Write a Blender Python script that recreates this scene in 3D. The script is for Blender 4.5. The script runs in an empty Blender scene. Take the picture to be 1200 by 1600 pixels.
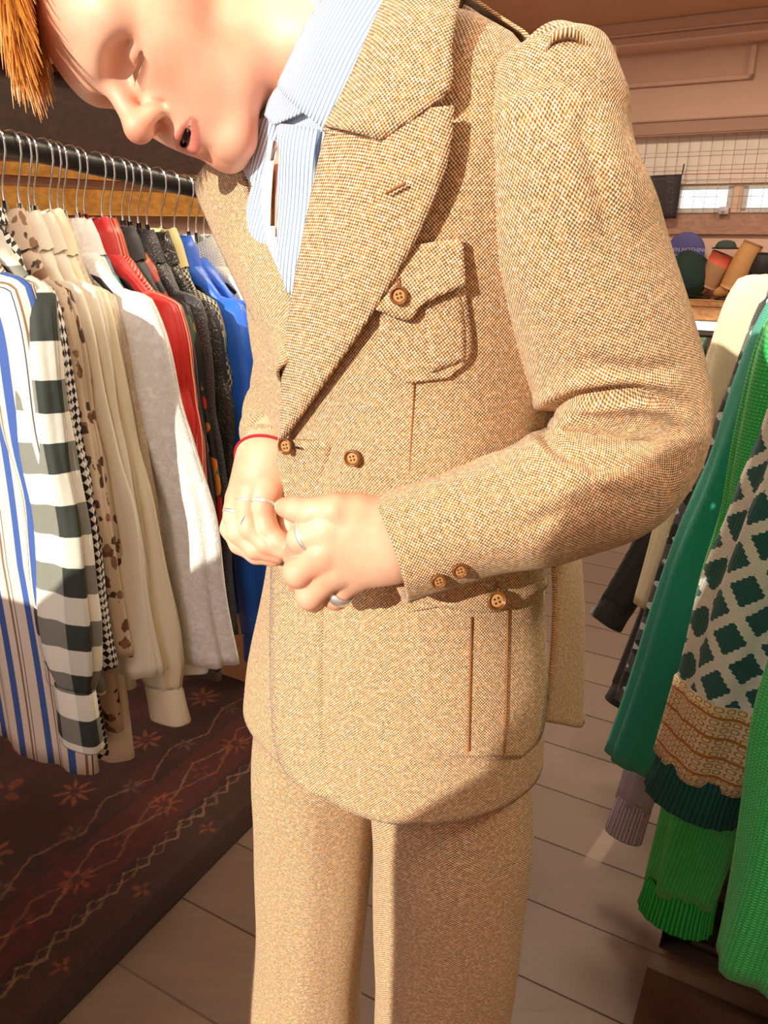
import bpy, bmesh, math, random
import numpy as np
from mathutils import Vector, Matrix
from mathutils.bvhtree import BVHTree
random.seed(7)
SC = bpy.context.scene
COL = SC.collection
PI = math.pi
# ------------------------------------------------------------------ camera
FPX, CH, HOR = 1202.0, 1.36, 350.0
PITCH = math.atan((800 - HOR) / FPX)
SP, CP = math.sin(PITCH), math.cos(PITCH)
cam_d = bpy.data.cameras.new('camera'); cam = bpy.data.objects.new('camera', cam_d); COL.objects.link(cam)
cam.location = (0, 0, CH); cam.rotation_euler = (PI / 2 - PITCH, 0, 0)
cam_d.sensor_fit = 'HORIZONTAL'; cam_d.sensor_width = 36; cam_d.lens = 36 * FPX / 1200; cam_d.clip_start = .02
SC.camera = cam
# ------------------------------------------------------------------ world, sun, exposure
w = bpy.data.worlds.new('sky'); SC.world = w; w.use_nodes = True
w.node_tree.nodes['Background'].inputs[0].default_value = (.80, .88, 1.0, 1)
w.node_tree.nodes['Background'].inputs[1].default_value = 2.0
SUN_DIR = Vector((.55, .73, -.36)).normalized()
sd = bpy.data.lights.new('sun', 'SUN'); sd.energy = 5.0; sd.angle = math.radians(.5); sd.color = (1, .90, .74)
so = bpy.data.objects.new('sun', sd); COL.objects.link(so); so.rotation_euler = SUN_DIR.to_track_quat('-Z', 'Y').to_euler(); so.location = (-4, -4, 5)
vs = SC.view_settings; vs.view_transform = 'Standard'; vs.look = 'None'; vs.exposure = 0.12; vs.gamma = 1; vs.use_curve_mapping = False
# ------------------------------------------------------------------ coordinates
ROOM = math.radians(29.2)                       # the room is turned against the camera heading
NV = Vector((math.sin(ROOM), math.cos(ROOM), 0)); EV = Vector((math.cos(ROOM), -math.sin(ROOM), 0))
def ray(px, py):
    a, b = (px - 600) / FPX, (800 - py) / FPX
    return Vector((a, SP * b + CP, CP * b - SP))
CAM = Vector((0, 0, CH))
def P(px, py, Y):
    d = ray(px, py); return CAM + d * (Y / d.y)
def PZ(px, py, z):
    d = ray(px, py); return CAM + d * ((z - CH) / d.z)
def PN(px, py, n):
    d = ray(px, py); return CAM + d * (n / d.dot(NV))
def PX(p):
    y = p[1]; z = p[2] - CH; zc = y * CP - z * SP; u = y * SP + z * CP
    return (600 + FPX * p[0] / zc, 800 - FPX * u / zc)
def room(n, e, z): return NV * n + EV * e + Vector((0, 0, z))
# ------------------------------------------------------------------ node materials
def lin(c):
    if isinstance(c, str):
        c = [int(c[i:i + 2], 16) / 255 for i in (0, 2, 4)]
        c = [x / 12.92 if x <= .04045 else ((x + .055) / 1.055) ** 2.4 for x in c]
    return (c[0], c[1], c[2], 1)
class G:
    def __init__(s, name, rough=.8, **kw):
        s.m = bpy.data.materials.new(name); s.m.use_nodes = True; s.t = s.m.node_tree
        s.b = s.t.nodes['Principled BSDF']; s.b.inputs['Roughness'].default_value = rough
        for k, v in kw.items(): s.b.inputs[k.replace('_', ' ')].default_value = v
        s._uv = None
    def nd(s, ty, **kw):
        n = s.t.nodes.new(ty)
        for k, v in kw.items(): setattr(n, k, v)
        return n
    def put(s, sock, v):
        if isinstance(v, bpy.types.NodeSocket): s.t.links.new(v, sock)
        elif isinstance(v, (int, float)): sock.default_value = v
        else: sock.default_value = lin(v) if sock.type == 'RGBA' else v
    def m_(s, op, a, b=None, c=None):
        n = s.nd('ShaderNodeMath', operation=op); s.put(n.inputs[0], a)
        if b is not None: s.put(n.inputs[1], b)
        if c is not None: s.put(n.inputs[2], c)
        return n.outputs[0]
    def mix(s, f, a, b, mode='MIX'):
        n = s.nd('ShaderNodeMix', data_type='RGBA', blend_type=mode); s.put(n.inputs[0], f); s.put(n.inputs[6], a); s.put(n.inputs[7], b)
        return n.outputs[2]
    def step(s, v, lo, hi):
        n = s.nd('ShaderNodeMapRange', interpolation_type='SMOOTHSTEP'); s.put(n.inputs[0], v); n.inputs[1].default_value = lo; n.inputs[2].default_value = hi
        return n.outputs[0]
    def uv(s):
        if s._uv is None:
            n = s.nd('ShaderNodeUVMap'); x = s.nd('ShaderNodeSeparateXYZ'); s.t.links.new(n.outputs[0], x.inputs[0]); s._uv = (x.outputs[0], x.outputs[1], n.outputs[0])
        return s._uv
    def obj(s):
        n = s.nd('ShaderNodeTexCoord'); x = s.nd('ShaderNodeSeparateXYZ'); s.t.links.new(n.outputs['Object'], x.inputs[0]); return x.outputs[0], x.outputs[1], n.outputs['Object']
    def noise(s, scale, vec=None, detail=2, rough=.5, dist=0):
        n = s.nd('ShaderNodeTexNoise'); n.inputs['Scale'].default_value = scale; n.inputs['Detail'].default_value = detail; n.inputs['Roughness'].default_value = rough; n.inputs['Distortion'].default_value = dist
        s.put(n.inputs['Vector'], vec or s.uv()[2]); return n.outputs[0]
    def vor(s, scale, vec=None, feat='F1', out=0):
        n = s.nd('ShaderNodeTexVoronoi', feature=feat); n.inputs['Scale'].default_value = scale; s.put(n.inputs['Vector'], vec or s.uv()[2]); return n.outputs[out]
    def wave(s, x, p, ph=0): return s.m_('SINE', s.m_('MULTIPLY_ADD', x, 2 * PI / p, ph))
    def col(s, c): s.put(s.b.inputs['Base Color'], c); return s
    def rgh(s, c): s.put(s.b.inputs['Roughness'], c); return s
    def bump(s, h, strength=.3, dist=.002):
        n = s.nd('ShaderNodeBump'); n.inputs['Strength'].default_value = strength; n.inputs['Distance'].default_value = dist; s.put(n.inputs['Height'], h)
        s.t.links.new(n.outputs[0], s.b.inputs['Normal']); return s
def plain(name, c, rough=.7, var=.12, scale=40, bump=0, space='uv', **kw):
    g = G(name, rough, **kw); v = g.uv()[2] if space == 'uv' else g.obj()[2]
    n = g.noise(scale, v, 3); c = lin(c)
    g.col(g.mix(n, [x * (1 - var) for x in c[:3]], [min(1, x * (1 + var)) for x in c[:3]]))
    if bump: g.bump(n, bump, .004)
    return g.m
# ------------------------------------------------------------------ objects
def obj(name, verts, faces, mat, parent=None, uvs=None, smooth=True, label=None, cat=None, group=None, kind=None):
    me = bpy.data.meshes.new(name); me.from_pydata([tuple(v) for v in verts], [], faces); me.update()
    if uvs is not None:
        l = me.uv_layers.new(name='UVMap'); li = np.empty(len(me.loops), np.int32); me.loops.foreach_get('vertex_index', li)
        l.data.foreach_set('uv', np.asarray(uvs, np.float32)[li].ravel())
    if smooth: me.polygons.foreach_set('use_smooth', [True] * len(me.polygons))
    me.materials.append(mat)
    o = bpy.data.objects.new(name, me); COL.objects.link(o)
    if parent: o.parent = parent; o.matrix_parent_inverse = parent.matrix_world.inverted() if parent.type == 'EMPTY' and False else Matrix()
    tag(o, label, cat, group, kind); return o
def tag(o, label=None, cat=None, group=None, kind=None):
    for k, v in (('label', label), ('category', cat), ('group', group), ('kind', kind)):
        if v: o[k] = v
    return o
def thing(name, label, cat, group=None, loc=(0, 0, 0)):
    # parts are built in world coordinates, so the Empty keeps its place through the parts' inverse
    o = bpy.data.objects.new(name, None); COL.objects.link(o); o.location = loc; o.empty_display_size = .05
    return tag(o, label, cat, group)
class MB:
    def __init__(s): s.v = []; s.f = []; s.u = []
    def add(s, v, f, u=None):
        k = len(s.v); s.v += [tuple(x) for x in v]; s.f += [tuple(i + k for i in q) for q in f]
        s.u += list(u) if u is not None else [(x[0], x[1]) for x in v]
        return s
    def build(s, name, mat, parent=None, **kw): return obj(name, s.v, s.f, mat, parent, s.u, **kw)
    def box(s, c, ex, ey, ez, bev=0):
        # c centre, ex/ey/ez half-extent vectors; chamfered edges
        c = Vector(c); ax = [Vector(ex), Vector(ey), Vector(ez)]; L = [a.length for a in ax]; U = [a.normalized() for a in ax]
        b = min(bev, min(L) * .9) if bev else 0
        if not b:
            v = [c + ax[0] * i + ax[1] * j + ax[2] * k for i in (-1, 1) for j in (-1, 1) for k in (-1, 1)]
            f = [(0, 1, 3, 2), (4, 6, 7, 5), (0, 4, 5, 1), (2, 3, 7, 6), (0, 2, 6, 4), (1, 5, 7, 3)]
            # split corners for clean uv
            vv, ff, uu = [], [], []
            for q in f:
                k = len(vv); vv += [v[i] for i in q]; ff.append((k, k + 1, k + 2, k + 3))
                e1 = (v[q[1]] - v[q[0]]).length; e2 = (v[q[3]] - v[q[0]]).length
                uu += [(0, 0), (e1, 0), (e1, e2), (0, e2)] if e1 >= e2 else [(0, 0), (0, e1), (e2, e1), (e2, 0)]
            return s.add(vv, ff, uu)
        bm = bmesh.new(); bmesh.ops.create_cube(bm, size=2)
        for q in bm.verts: q.co = c + ax[0] * q.co.x + ax[1] * q.co.y + ax[2] * q.co.z
        bmesh.ops.bevel(bm, geom=bm.edges[:], offset=b, segments=2, affect='EDGES', profile=.5)
        bm.verts.ensure_lookup_table(); v = [q.co.copy() for q in bm.verts]; f = [[q.index for q in p.verts] for p in bm.faces]; bm.free()
        u = [((q - c).dot(U[0]) + (q - c).dot(U[1]) * .37, (q - c).dot(U[2]) + (q - c).dot(U[1])) for q in v]
        return s.add(v, f, u)
    def tube(s, pts, r, n=10, cap=True, closed=False, flat=None, up=None, u0=0):
        pts = [Vector(p) for p in pts]; m = len(pts); rr = r if hasattr(r, '__len__') else [r] * m
        ref = Vector(up) if up else None; v = []; u = []; acc = 0; last = None
        for i, p in enumerate(pts):
            a = pts[(i + 1) % m] if closed or i < m - 1 else pts[i]; b = pts[i - 1] if closed or i > 0 else pts[i]
            t = (a - b).normalized()
            if ref is None:
                ref = Vector((0, 0, 1)) if abs(t.z) < .9 else Vector((1, 0, 0))
            x = (ref - t * ref.dot(t)).normalized(); y = t.cross(x)
            if not up: ref = x
            if last is not None: acc += (p - last).length
            last = p; fl = flat or 1
            for k in range(n + 1):
                q = 2 * PI * k / n; v.append(p + (x * math.cos(q) + y * math.sin(q) * fl) * rr[i]); u.append((u0 + q * rr[i], acc))
        f = []
        for i in range(m if closed else m - 1):
            for k in range(n):
                a0 = i * (n + 1) + k; b0 = ((i + 1) % m) * (n + 1) + k; f.append((a0, a0 + 1, b0 + 1, b0))
        if cap and not closed:
            for i, sg in ((0, -1), (m - 1, 1)):
                k0 = len(v); v.append(pts[i]); u.append((0, 0))
                for k in range(n):
                    a0 = i * (n + 1) + k; f.append((a0, k0, a0 + 1) if sg > 0 else (a0 + 1, k0, a0))
        return s.add(v, f, u)
    def lathe(s, o, ax, prof, n=20):
        # prof: list of (radius, height) turned about axis ax at o
        ax = Vector(ax).normalized(); x = ax.orthogonal().normalized(); y = ax.cross(x); o = Vector(o); v = []; u = []
        for r, h in prof:
            for k in range(n + 1):
                q = 2 * PI * k / n; v.append(o + ax * h + (x * math.cos(q) + y * math.sin(q)) * r); u.append((q * .02, h))
        f = [(i * (n + 1) + k, i * (n + 1) + k + 1, (i + 1) * (n + 1) + k + 1, (i + 1) * (n + 1) + k) for i in range(len(prof) - 1) for k in range(n)]
        return s.add(v, f, u)
    def grid(s, fn, nu, nv, thick=0, uvf=None):
        # sheet fn(i/nu, j/nv) -> (point, normal); a real sheet with a front, a back and a rim when thick
        pt = [[fn(i / nu, j / nv) for j in range(nv + 1)] for i in range(nu + 1)]
        v = [pt[i][j][0] for i in range(nu + 1) for j in range(nv + 1)]; W = nv + 1
        if uvf: u = [uvf(i / nu, j / nv) for i in range(nu + 1) for j in range(nv + 1)]
        else:
            u = []; 
            for i in range(nu + 1):
                a = 0
                for j in range(nv + 1):
                    if j: a += (pt[i][j][0] - pt[i][j - 1][0]).length
                    u.append([0, a])
            for j in range(nv + 1):
                a = 0
                for i in range(nu + 1):
                    if i: a += (pt[i][j][0] - pt[i - 1][j][0]).length
                    u[i * W + j][0] = a
        f = [(i * W + j, (i + 1) * W + j, (i + 1) * W + j + 1, i * W + j + 1) for i in range(nu) for j in range(nv)]
        if thick:
            k = len(v); v = v + [pt[i][j][0] - pt[i][j][1] * thick for i in range(nu + 1) for j in range(nv + 1)]; u = u + u
            f += [tuple(x + k for x in q[::-1]) for q in f]
            rim = [i * W for i in range(nu + 1)] + [nu * W + j for j in range(1, W)] + [i * W + nv for i in range(nu - 1, -1, -1)] + [j for j in range(nv - 1, 0, -1)]
            for a, b in zip(rim, rim[1:] + rim[:1]): f.append((b, a, a + k, b + k))
        return s.add(v, f, u)
def spline(pts, n):
    # Catmull-Rom through pts (tuples of any size), n samples
    a = np.array([list(p) for p in pts], float); m = len(a); out = []
    for t in np.linspace(0, m - 1, n):
        i = min(int(t), m - 2); q = t - i
        p0 = a[i - 1] if i > 0 else 2 * a[0] - a[1]; p3 = a[i + 2] if i + 2 < m else 2 * a[-1] - a[-2]; p1, p2 = a[i], a[i + 1]
        out.append(.5 * (2 * p1 + (p2 - p0) * q + (2 * p0 - 5 * p1 + 4 * p2 - p3) * q * q + (3 * p1 - p0 - 3 * p2 + p3) * q ** 3))
    return np.array(out)
def lerpc(pts, t):
    # point at fraction t of a polyline, by length
    a = np.array(pts, float); d = np.r_[0, np.cumsum(np.linalg.norm(np.diff(a, axis=0), axis=1))]; x = t * d[-1]
    return np.array([np.interp(x, d, a[:, k]) for k in range(a.shape[1])])
def inpoly(x, y, poly):
    c = False; n = len(poly)
    for i in range(n):
        x1, y1 = poly[i]; x2, y2 = poly[i - 1]
        if (y1 > y) != (y2 > y) and x < (x2 - x1) * (y - y1) / (y2 - y1) + x1: c = not c
    return c
# ------------------------------------------------------------------ smooth bodies from distance fields
def smin(a, b, k):
    h = np.clip(.5 + .5 * (b - a) / k, 0, 1); return b + (a - b) * h - k * h * (1 - h)
def smax(a, b, k): return -smin(-a, -b, k)
def d_cap(p, a, b, r1, r2=None):
    a = np.array(a, np.float32); b = np.array(b, np.float32); ab = b - a; r2 = r1 if r2 is None else r2
    t = np.clip(((p - a) @ ab) / (ab @ ab + 1e-12), 0, 1)
    return np.linalg.norm(p - a - t[..., None] * ab, axis=-1) - (r1 + (r2 - r1) * t)
def d_ell(p, c, r):
    q = (p - np.array(c, np.float32)) / np.array(r, np.float32); k = np.linalg.norm(q, axis=-1)
    return (k - 1) * min(r) * (.5 + .5 * np.minimum(1, 1))
def surface(fn, lo, hi, h):
    lo = np.array(lo, np.float32); n = np.ceil((np.array(hi) - lo) / h).astype(int) + 1
    ax = [lo[i] + h * np.arange(n[i], dtype=np.float32) for i in range(3)]
    F = np.empty(n, np.float32)
    for i in range(0, n[0], 16):
        X = np.stack(np.meshgrid(ax[0][i:i + 16], ax[1], ax[2], indexing='ij'), -1); F[i:i + 16] = fn(X)
    S = F < 0; cs = S[:-1, :-1, :-1].astype(np.int8)
    tot = sum(S[a:n[0] - 1 + a, b:n[1] - 1 + b, c:n[2] - 1 + c].astype(np.int8) for a in (0, 1) for b in (0, 1) for c in (0, 1))
    act = (tot > 0) & (tot < 8); I = np.argwhere(act); idx = -np.ones(act.shape, np.int64); idx[tuple(I.T)] = np.arange(len(I))
    acc = np.zeros((len(I), 3)); cnt = np.zeros(len(I))
    for d in range(3):
        for b in (0, 1):
            for c in (0, 1):
                o = [0, 0, 0]; o[(d + 1) % 3] = b; o[(d + 2) % 3] = c; A = I + o; e = [0, 0, 0]; e[d] = 1; B = A + e
                fa = F[tuple(A.T)]; fb = F[tuple(B.T)]; x = (fa < 0) != (fb < 0); t = np.where(x, fa / np.where(fa == fb, 1, fa - fb), 0)
                acc += np.where(x[:, None], A + t[:, None] * np.array(e), 0); cnt += x
    V = lo + h * acc / np.maximum(cnt, 1)[:, None]; Q = []
    for d in range(3):
        sl = [slice(1, -1)] * 3; sl[d] = slice(0, -1); sh = [slice(1, -1)] * 3; sh[d] = slice(1, None)
        a = S[tuple(sl)]; b = S[tuple(sh)]; W = np.argwhere(a != b); off = np.array([1, 1, 1]); off[d] = 0; W = W + off
        e1 = [0, 0, 0]; e1[(d + 1) % 3] = 1; e2 = [0, 0, 0]; e2[(d + 2) % 3] = 1; e1 = np.array(e1); e2 = np.array(e2)
        ok = (W < np.array(idx.shape)).all(1); W = W[ok]
        q = np.stack([idx[tuple((W - e1 - e2).T)], idx[tuple((W - e2).T)], idx[tuple(W.T)], idx[tuple((W - e1).T)]], 1)
        fl = ~S[tuple(W.T)]; q[fl] = q[fl][:, ::-1]; Q.append(q[(q >= 0).all(1)])
    return V, np.concatenate(Q)
def multi(name, mbs, par=None, **kw):
    # one object from several pieces with their own materials
    a = MB(); idx = []
    for k, (m, mat) in enumerate(mbs): a.add(m.v, m.f, m.u); idx += [k] * len(m.f)
    o = a.build(name, mbs[0][1], **kw)
    for m, mat in mbs[1:]: o.data.materials.append(mat)
    o.data.polygons.foreach_set('material_index', idx)
    if par:
        o.parent = par
        if par.type == 'EMPTY': o.matrix_parent_inverse = Matrix.Translation(-par.location)
    return o
# ================================================================== ROOM
NW, CEIL, EW = 5.6, 2.46, -2.1
def rbox(mb, n0, n1, e0, e1, z0, z1, bev=0):
    return mb.box(room((n0 + n1) / 2, (e0 + e1) / 2, (z0 + z1) / 2), NV * (n1 - n0) / 2, EV * (e1 - e0) / 2, Vector((0, 0, (z1 - z0) / 2)), bev)
def st(mb, name, mat, label=None): return mb.build(name, mat, smooth=False, kind='structure', label=label)
def plank_mat():
    g = G('floor_vinyl', .42); o = g.obj(); i = g.nd('ShaderNodeObjectInfo'); u, v, vec = g.uv()
    mp = g.nd('ShaderNodeMapping'); g.put(mp.inputs[0], o[2]); mp.inputs['Rotation'].default_value = (0, 0, ROOM); mp.inputs['Scale'].default_value = (2, 26, 2)
    n = g.noise(3, mp.outputs[0], 4, .6); r = g.m_('MULTIPLY_ADD', i.outputs['Random'], .4, g.m_('MULTIPLY', n, .7))
    g.col(g.mix(r, '5c483c', '786454')); g.rgh(g.m_('MULTIPLY_ADD', n, .25, .32)); g.bump(n, .1, .002); return g.m
PLANK = plank_mat()
SUB = plain('floor_joint', '4a3a30', .9, .2, 20, space='o')
m = MB(); rbox(m, -1.0, 6.0, -2.6, 3.2, -.06, -.004); floor = st(m, 'floor', SUB, 'grey brown plank floor')
# planks: rows .18 wide along the east-west axis, ends staggered
pm = {}
def plank(n0, e0, e1, tilt):
    L = round(e1 - e0, 3)
    if L not in pm:
        k = MB(); k.box((0, 0, -.004), NV * .0888, EV * (L / 2 - .0012), Vector((0, 0, .004)), .0012); me = k.build('plank', PLANK, smooth=False); pm[L] = me.data; o = me
    else:
        o = bpy.data.objects.new('plank', pm[L]); COL.objects.link(o)
    o.location = room(n0 + .09, (e0 + e1) / 2, tilt); o.parent = floor
rr = random.Random(5); row = 0; n = -.0 + .709 - .18 * 5
while n < 5.5:
    # ends of the row through e = -.345 pass between n 1.075 and 1.249
    off = -.345 + (row * .43) % 1.2 if abs(n - 1.069) > .05 else -.345
    e = off - 1.2 * 3
    while e < 3.0:
        a, b = max(e, -2.08), min(e + 1.2, 3.0)
        if b - a > .1: plank(n, a, b, rr.uniform(-.0008, 0))
        e += 1.2
    n += .18; row += 1
# walls
WALLP = plain('wall_plaster', 'e0c0ac', .85, .06, 6, .05, 'o'); WHITEW = plain('white_boarding', 'efe6dc', .7, .05, 8, 0, 'o')
def wood(name, c1, c2, rot, sc=(30, 3, 30), rough=.45):
    g = G(name, rough); o = g.obj()[2]; mp = g.nd('ShaderNodeMapping'); g.put(mp.inputs[0], o); mp.inputs['Rotation'].default_value = (0, 0, rot); mp.inputs['Scale'].default_value = sc
    n = g.noise(1.5, mp.outputs[0], 4, .65, .4); g.col(g.mix(g.step(n, .3, .72), c1, c2)); g.bump(n, .15, .002); return g.m
WDARK = wood('dark_wood', '2e1a0f', '4a2b18', ROOM, (30, 2, 30)); WORANGE = wood('orange_wood', '8a4f22', 'b9763a', ROOM, (30, 2, 30)); WGOLD = wood('golden_wood', 'a9701f', 'd39a3c', ROOM, (30, 2, 30)); WSHELF = wood('shelf_pine', 'a87446', 'c79a66', ROOM, (3, 30, 30))
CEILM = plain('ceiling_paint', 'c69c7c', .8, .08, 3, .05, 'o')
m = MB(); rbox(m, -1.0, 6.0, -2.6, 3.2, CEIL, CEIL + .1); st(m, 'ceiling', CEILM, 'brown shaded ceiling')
m = MB(); rbox(m, -.6, 5.72, EW - .1, EW, 0, CEIL); st(m, 'wall_left', WALLP, 'pinkish painted wall behind the left rail')
# dark boarding with ledges above the left rail
m = MB(); rbox(m, -.45, 3.4, EW, EW + .03, 1.525, 1.81, .004); rbox(m, -.45, 3.4, EW, EW + .03, 1.815, 2.34, .004); st(m, 'trim_1', WDARK, 'dark stained boarding on the wall above the left rail')
m = MB(); rbox(m, -.45, 3.4, EW + .03, EW + .11, 1.775, 1.825, .004); st(m, 'trim_2', WORANGE, 'orange wooden ledge along the dark boarding')
m = MB(); rbox(m, 1.36, 3.4, EW, EW + .07, 1.385, 1.462, .004); rbox(m, -.45, 3.4, EW, EW + .055, 1.488, 1.524, .003); st(m, 'trim_3', WGOLD, 'golden wooden batten on the wall behind the hangers')
m = MB(); rbox(m, -.45, NW - .01, EW, EW + .05, CEIL - .06, CEIL - .002, .01); st(m, 'trim_9', WALLP, 'pale cornice between the ceiling and the left wall')
m = MB(); rbox(m, -1.0, 6.0, 3.0, 3.1, 0, CEIL); st(m, 'wall_right', WALLP, 'plastered side wall out of view')
# back wall with two small windows
W1 = (-.955, -.650, 1.447, 1.572); W2 = (-.555, -.22, 1.447, 1.572); W3 = (-1.36, -1.05, 1.447, 1.572)
m = MB(); z0, z1 = 1.447, 1.572
rbox(m, NW, NW + .12, -3, 3.2, 0, z0); rbox(m, NW, NW + .12, -3, 3.2, z1, CEIL)
xs = [-3] + [x for q in (W3, W1, W2) for x in q[:2]] + [3.2]
for a, b in zip(xs[::2], xs[1::2]): rbox(m, NW, NW + .12, a, b, z0, z1)
st(m, 'wall_back', WALLP, 'pinkish back wall with small bright windows')
g = G('window_glass', .02); g.b.inputs['Base Color'].default_value = (1, 1, 1, 1); tr = g.nd('ShaderNodeBsdfTransparent'); mx = g.nd('ShaderNodeMixShader'); mx.inputs[0].default_value = .06
g.t.links.new(tr.outputs[0], mx.inputs[1]); g.t.links.new(g.b.outputs[0], mx.inputs[2]); g.t.links.new(mx.outputs[0], g.t.nodes['Material Output'].inputs[0]); GLASS = g.m
FRAME = plain('window_frame_paint', 'cfd2cc', .5, .05, 10, 0, 'o')
for k, (a, b, c, d) in enumerate((W1, W2, W3)):
    m = MB(); 
    for q in ((a - .015, a + .008, c - .01, d + .01), (b - .008, b + .015, c - .01, d + .01), (a - .015, b + .015, c - .018, c + .006), (a - .015, b + .015, d - .006, d + .012)): rbox(m, NW - .012, NW + .03, *q, .002)
    wo = st(m, 'window_%d' % (k + 1), FRAME, 'small bright window, number of windows along the back wall')
    m = MB(); rbox(m, NW + .03, NW + .034, a, b, c, d); p_ = m.build('pane', GLASS, smooth=False); p_.parent = wo
for o, l in zip(('window_1', 'window_2', 'window_3'), ('small bright window right of the black poster', 'small bright window cut by the right edge of the picture', 'small window hidden behind the black poster')): bpy.data.objects[o]['label'] = l
# white boarding behind the wire grid, beams and ledges of the back wall
m = MB(); rbox(m, NW - .02, NW - .001, -3, 3.0, 1.60, 1.885, .003); st(m, 'trim_4', WHITEW, 'white boarded strip above the small windows')
m = MB(); rbox(m, NW - .10, NW, -3, 3.0, 1.885, 1.955, .01); st(m, 'trim_5', plain('beam_paint', 'b08f7c', .8, .06, 6, 0, 'o'), 'painted beam across the back wall')
m = MB(); rbox(m, NW - .30, NW, -3, 3.0, 2.36, CEIL, .01); rbox(m, NW - .36, NW - .30, -3, 3.0, 2.40, CEIL, .006); st(m, 'trim_6', WALLP, 'stepped cornice where the ceiling meets the back wall')
m = MB(); rbox(m, NW - .035, NW, -3, -.62, 2.17, 2.19, .004); rbox(m, NW - .035, NW, -.64, -.62, 2.17, 2.34, .004); st(m, 'trim_7', WALLP, 'raised moulding with a corner on the back wall')
m = MB(); rbox(m, NW - .025, NW, -3, 3.0, 1.30, 1.425, .004); st(m, 'trim_8', wood('ledge_wood', 'a07a68', 'b8917c', ROOM, (3, 30, 30)), 'wooden ledge below the small windows')
m = MB(); m.box(room(2.2, -2.35, 0), (.001, 0, 0), (0, .001, 0), (0, 0, .001)) if False else None
# unseen front wall, added; its stepped window opening is cut to shape the sun
def prism(mb, poly, n0, n1):
    k = len(poly); v = [room(n0, e, z) for e, z in poly] + [room(n1, e, z) for e, z in poly]; f = [tuple(range(k)), tuple(range(2 * k - 1, k - 1, -1))]
    for i in range(k): f.append((i, (i + 1) % k, (i + 1) % k + k, i + k))
    mb.add(v, f)
m = MB(); SN = -.5
prism(m, [(-2.600, 0), (-0.970, 0), (-0.970, 1.36), (-1.040, 1.29), (-2.600, 1.24)], SN - .1, SN); prism(m, [(-0.970, 0), (-0.665, 0), (-0.655, .78), (-0.655, 1.16), (-0.710, 1.40), (-0.850, 1.62), (-0.910, 1.42), (-0.970, 1.36)], SN - .1, SN); prism(m, [(-0.665, 0), (-0.425, 0), (-0.425, .76), (-0.655, .76)], SN - .1, SN)
prism(m, [(-0.425, 0), (3.200, 0), (3.200, 1.66), (-0.200, 1.66), (-0.225, 1.64), (-0.277, 1.58), (-0.310, 1.45), (-0.340, 1.31), (-0.390, 1.25), (-0.425, 1.22)], SN - .1, SN)
prism(m, [(-0.200, 1.66), (3.200, 1.66), (3.200, CEIL), (-0.200, CEIL)], SN - .1, SN); prism(m, [(-2.600, 1.24), (-1.510, 1.274), (-1.510, CEIL), (-2.600, CEIL)], SN - .1, SN); prism(m, [(-1.510, 2.2), (-0.200, 2.2), (-0.200, CEIL), (-1.510, CEIL)], SN - .1, SN)
st(m, 'sun_mask_wall', WALLP, 'unseen added wall behind the viewer, its window opening cut to shape the sunlight')
# ceiling lamps of the shop, out of view, two of them added as fill
def lamp(n, e, power, name='ceiling_lamp', label=''):
    c = room(n, e, CEIL); t = thing(name, label, 'lamp', 'ceiling lamps of the shop', c)
    q = MB(); q.lathe(c, (0, 0, -1), [(0, 0), (.19, 0), (.20, .02), (.19, .04), (.17, .045)], 28); o = q.build('lamp_body', plain('lamp_white', 'e8e4dc', .4, .03)); o.parent = t; o.matrix_parent_inverse = Matrix.Translation(-c)
    g = G('lamp_glow'); g.b.inputs['Emission Color'].default_value = (1, .80, .58, 1); g.b.inputs['Emission Strength'].default_value = 4
    q = MB(); q.lathe(c, (0, 0, -1), [(.17, .045), (.12, .062), (0, .068)], 28); o = q.build('lamp_shade', g.m); o.parent = t; o.matrix_parent_inverse = Matrix.Translation(-c)
    l = bpy.data.lights.new('lamp_light', 'AREA'); l.shape = 'DISK'; l.size = .36; l.energy = power; l.color = (1, .80, .60)
    o = bpy.data.objects.new('lamp_light', l); COL.objects.link(o); o.parent = t; o.location = (0, 0, -.08)
LAMPS = [(1.55, -.30, 15, 'round fill lamp added over the aisle to brighten the knitwear'), (.05, -.30, 4.5, 'round fill lamp added near the front wall'), (.55, .9, 13, 'round ceiling lamp above the knitwear rail'), (2.4, 1.3, 16, 'round ceiling lamp over the right aisle'), (2.3, -.7, 16, 'round ceiling lamp over the middle of the shop'), (4.4, .5, 20, 'round ceiling lamp near the boot shelf'), (4.3, -1.0, 16, 'round ceiling lamp in the far left corner')]  # first two are added fill, lifting the knitwear and the shaded front
for a in LAMPS: lamp(*a[:3], label=a[3])
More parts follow.
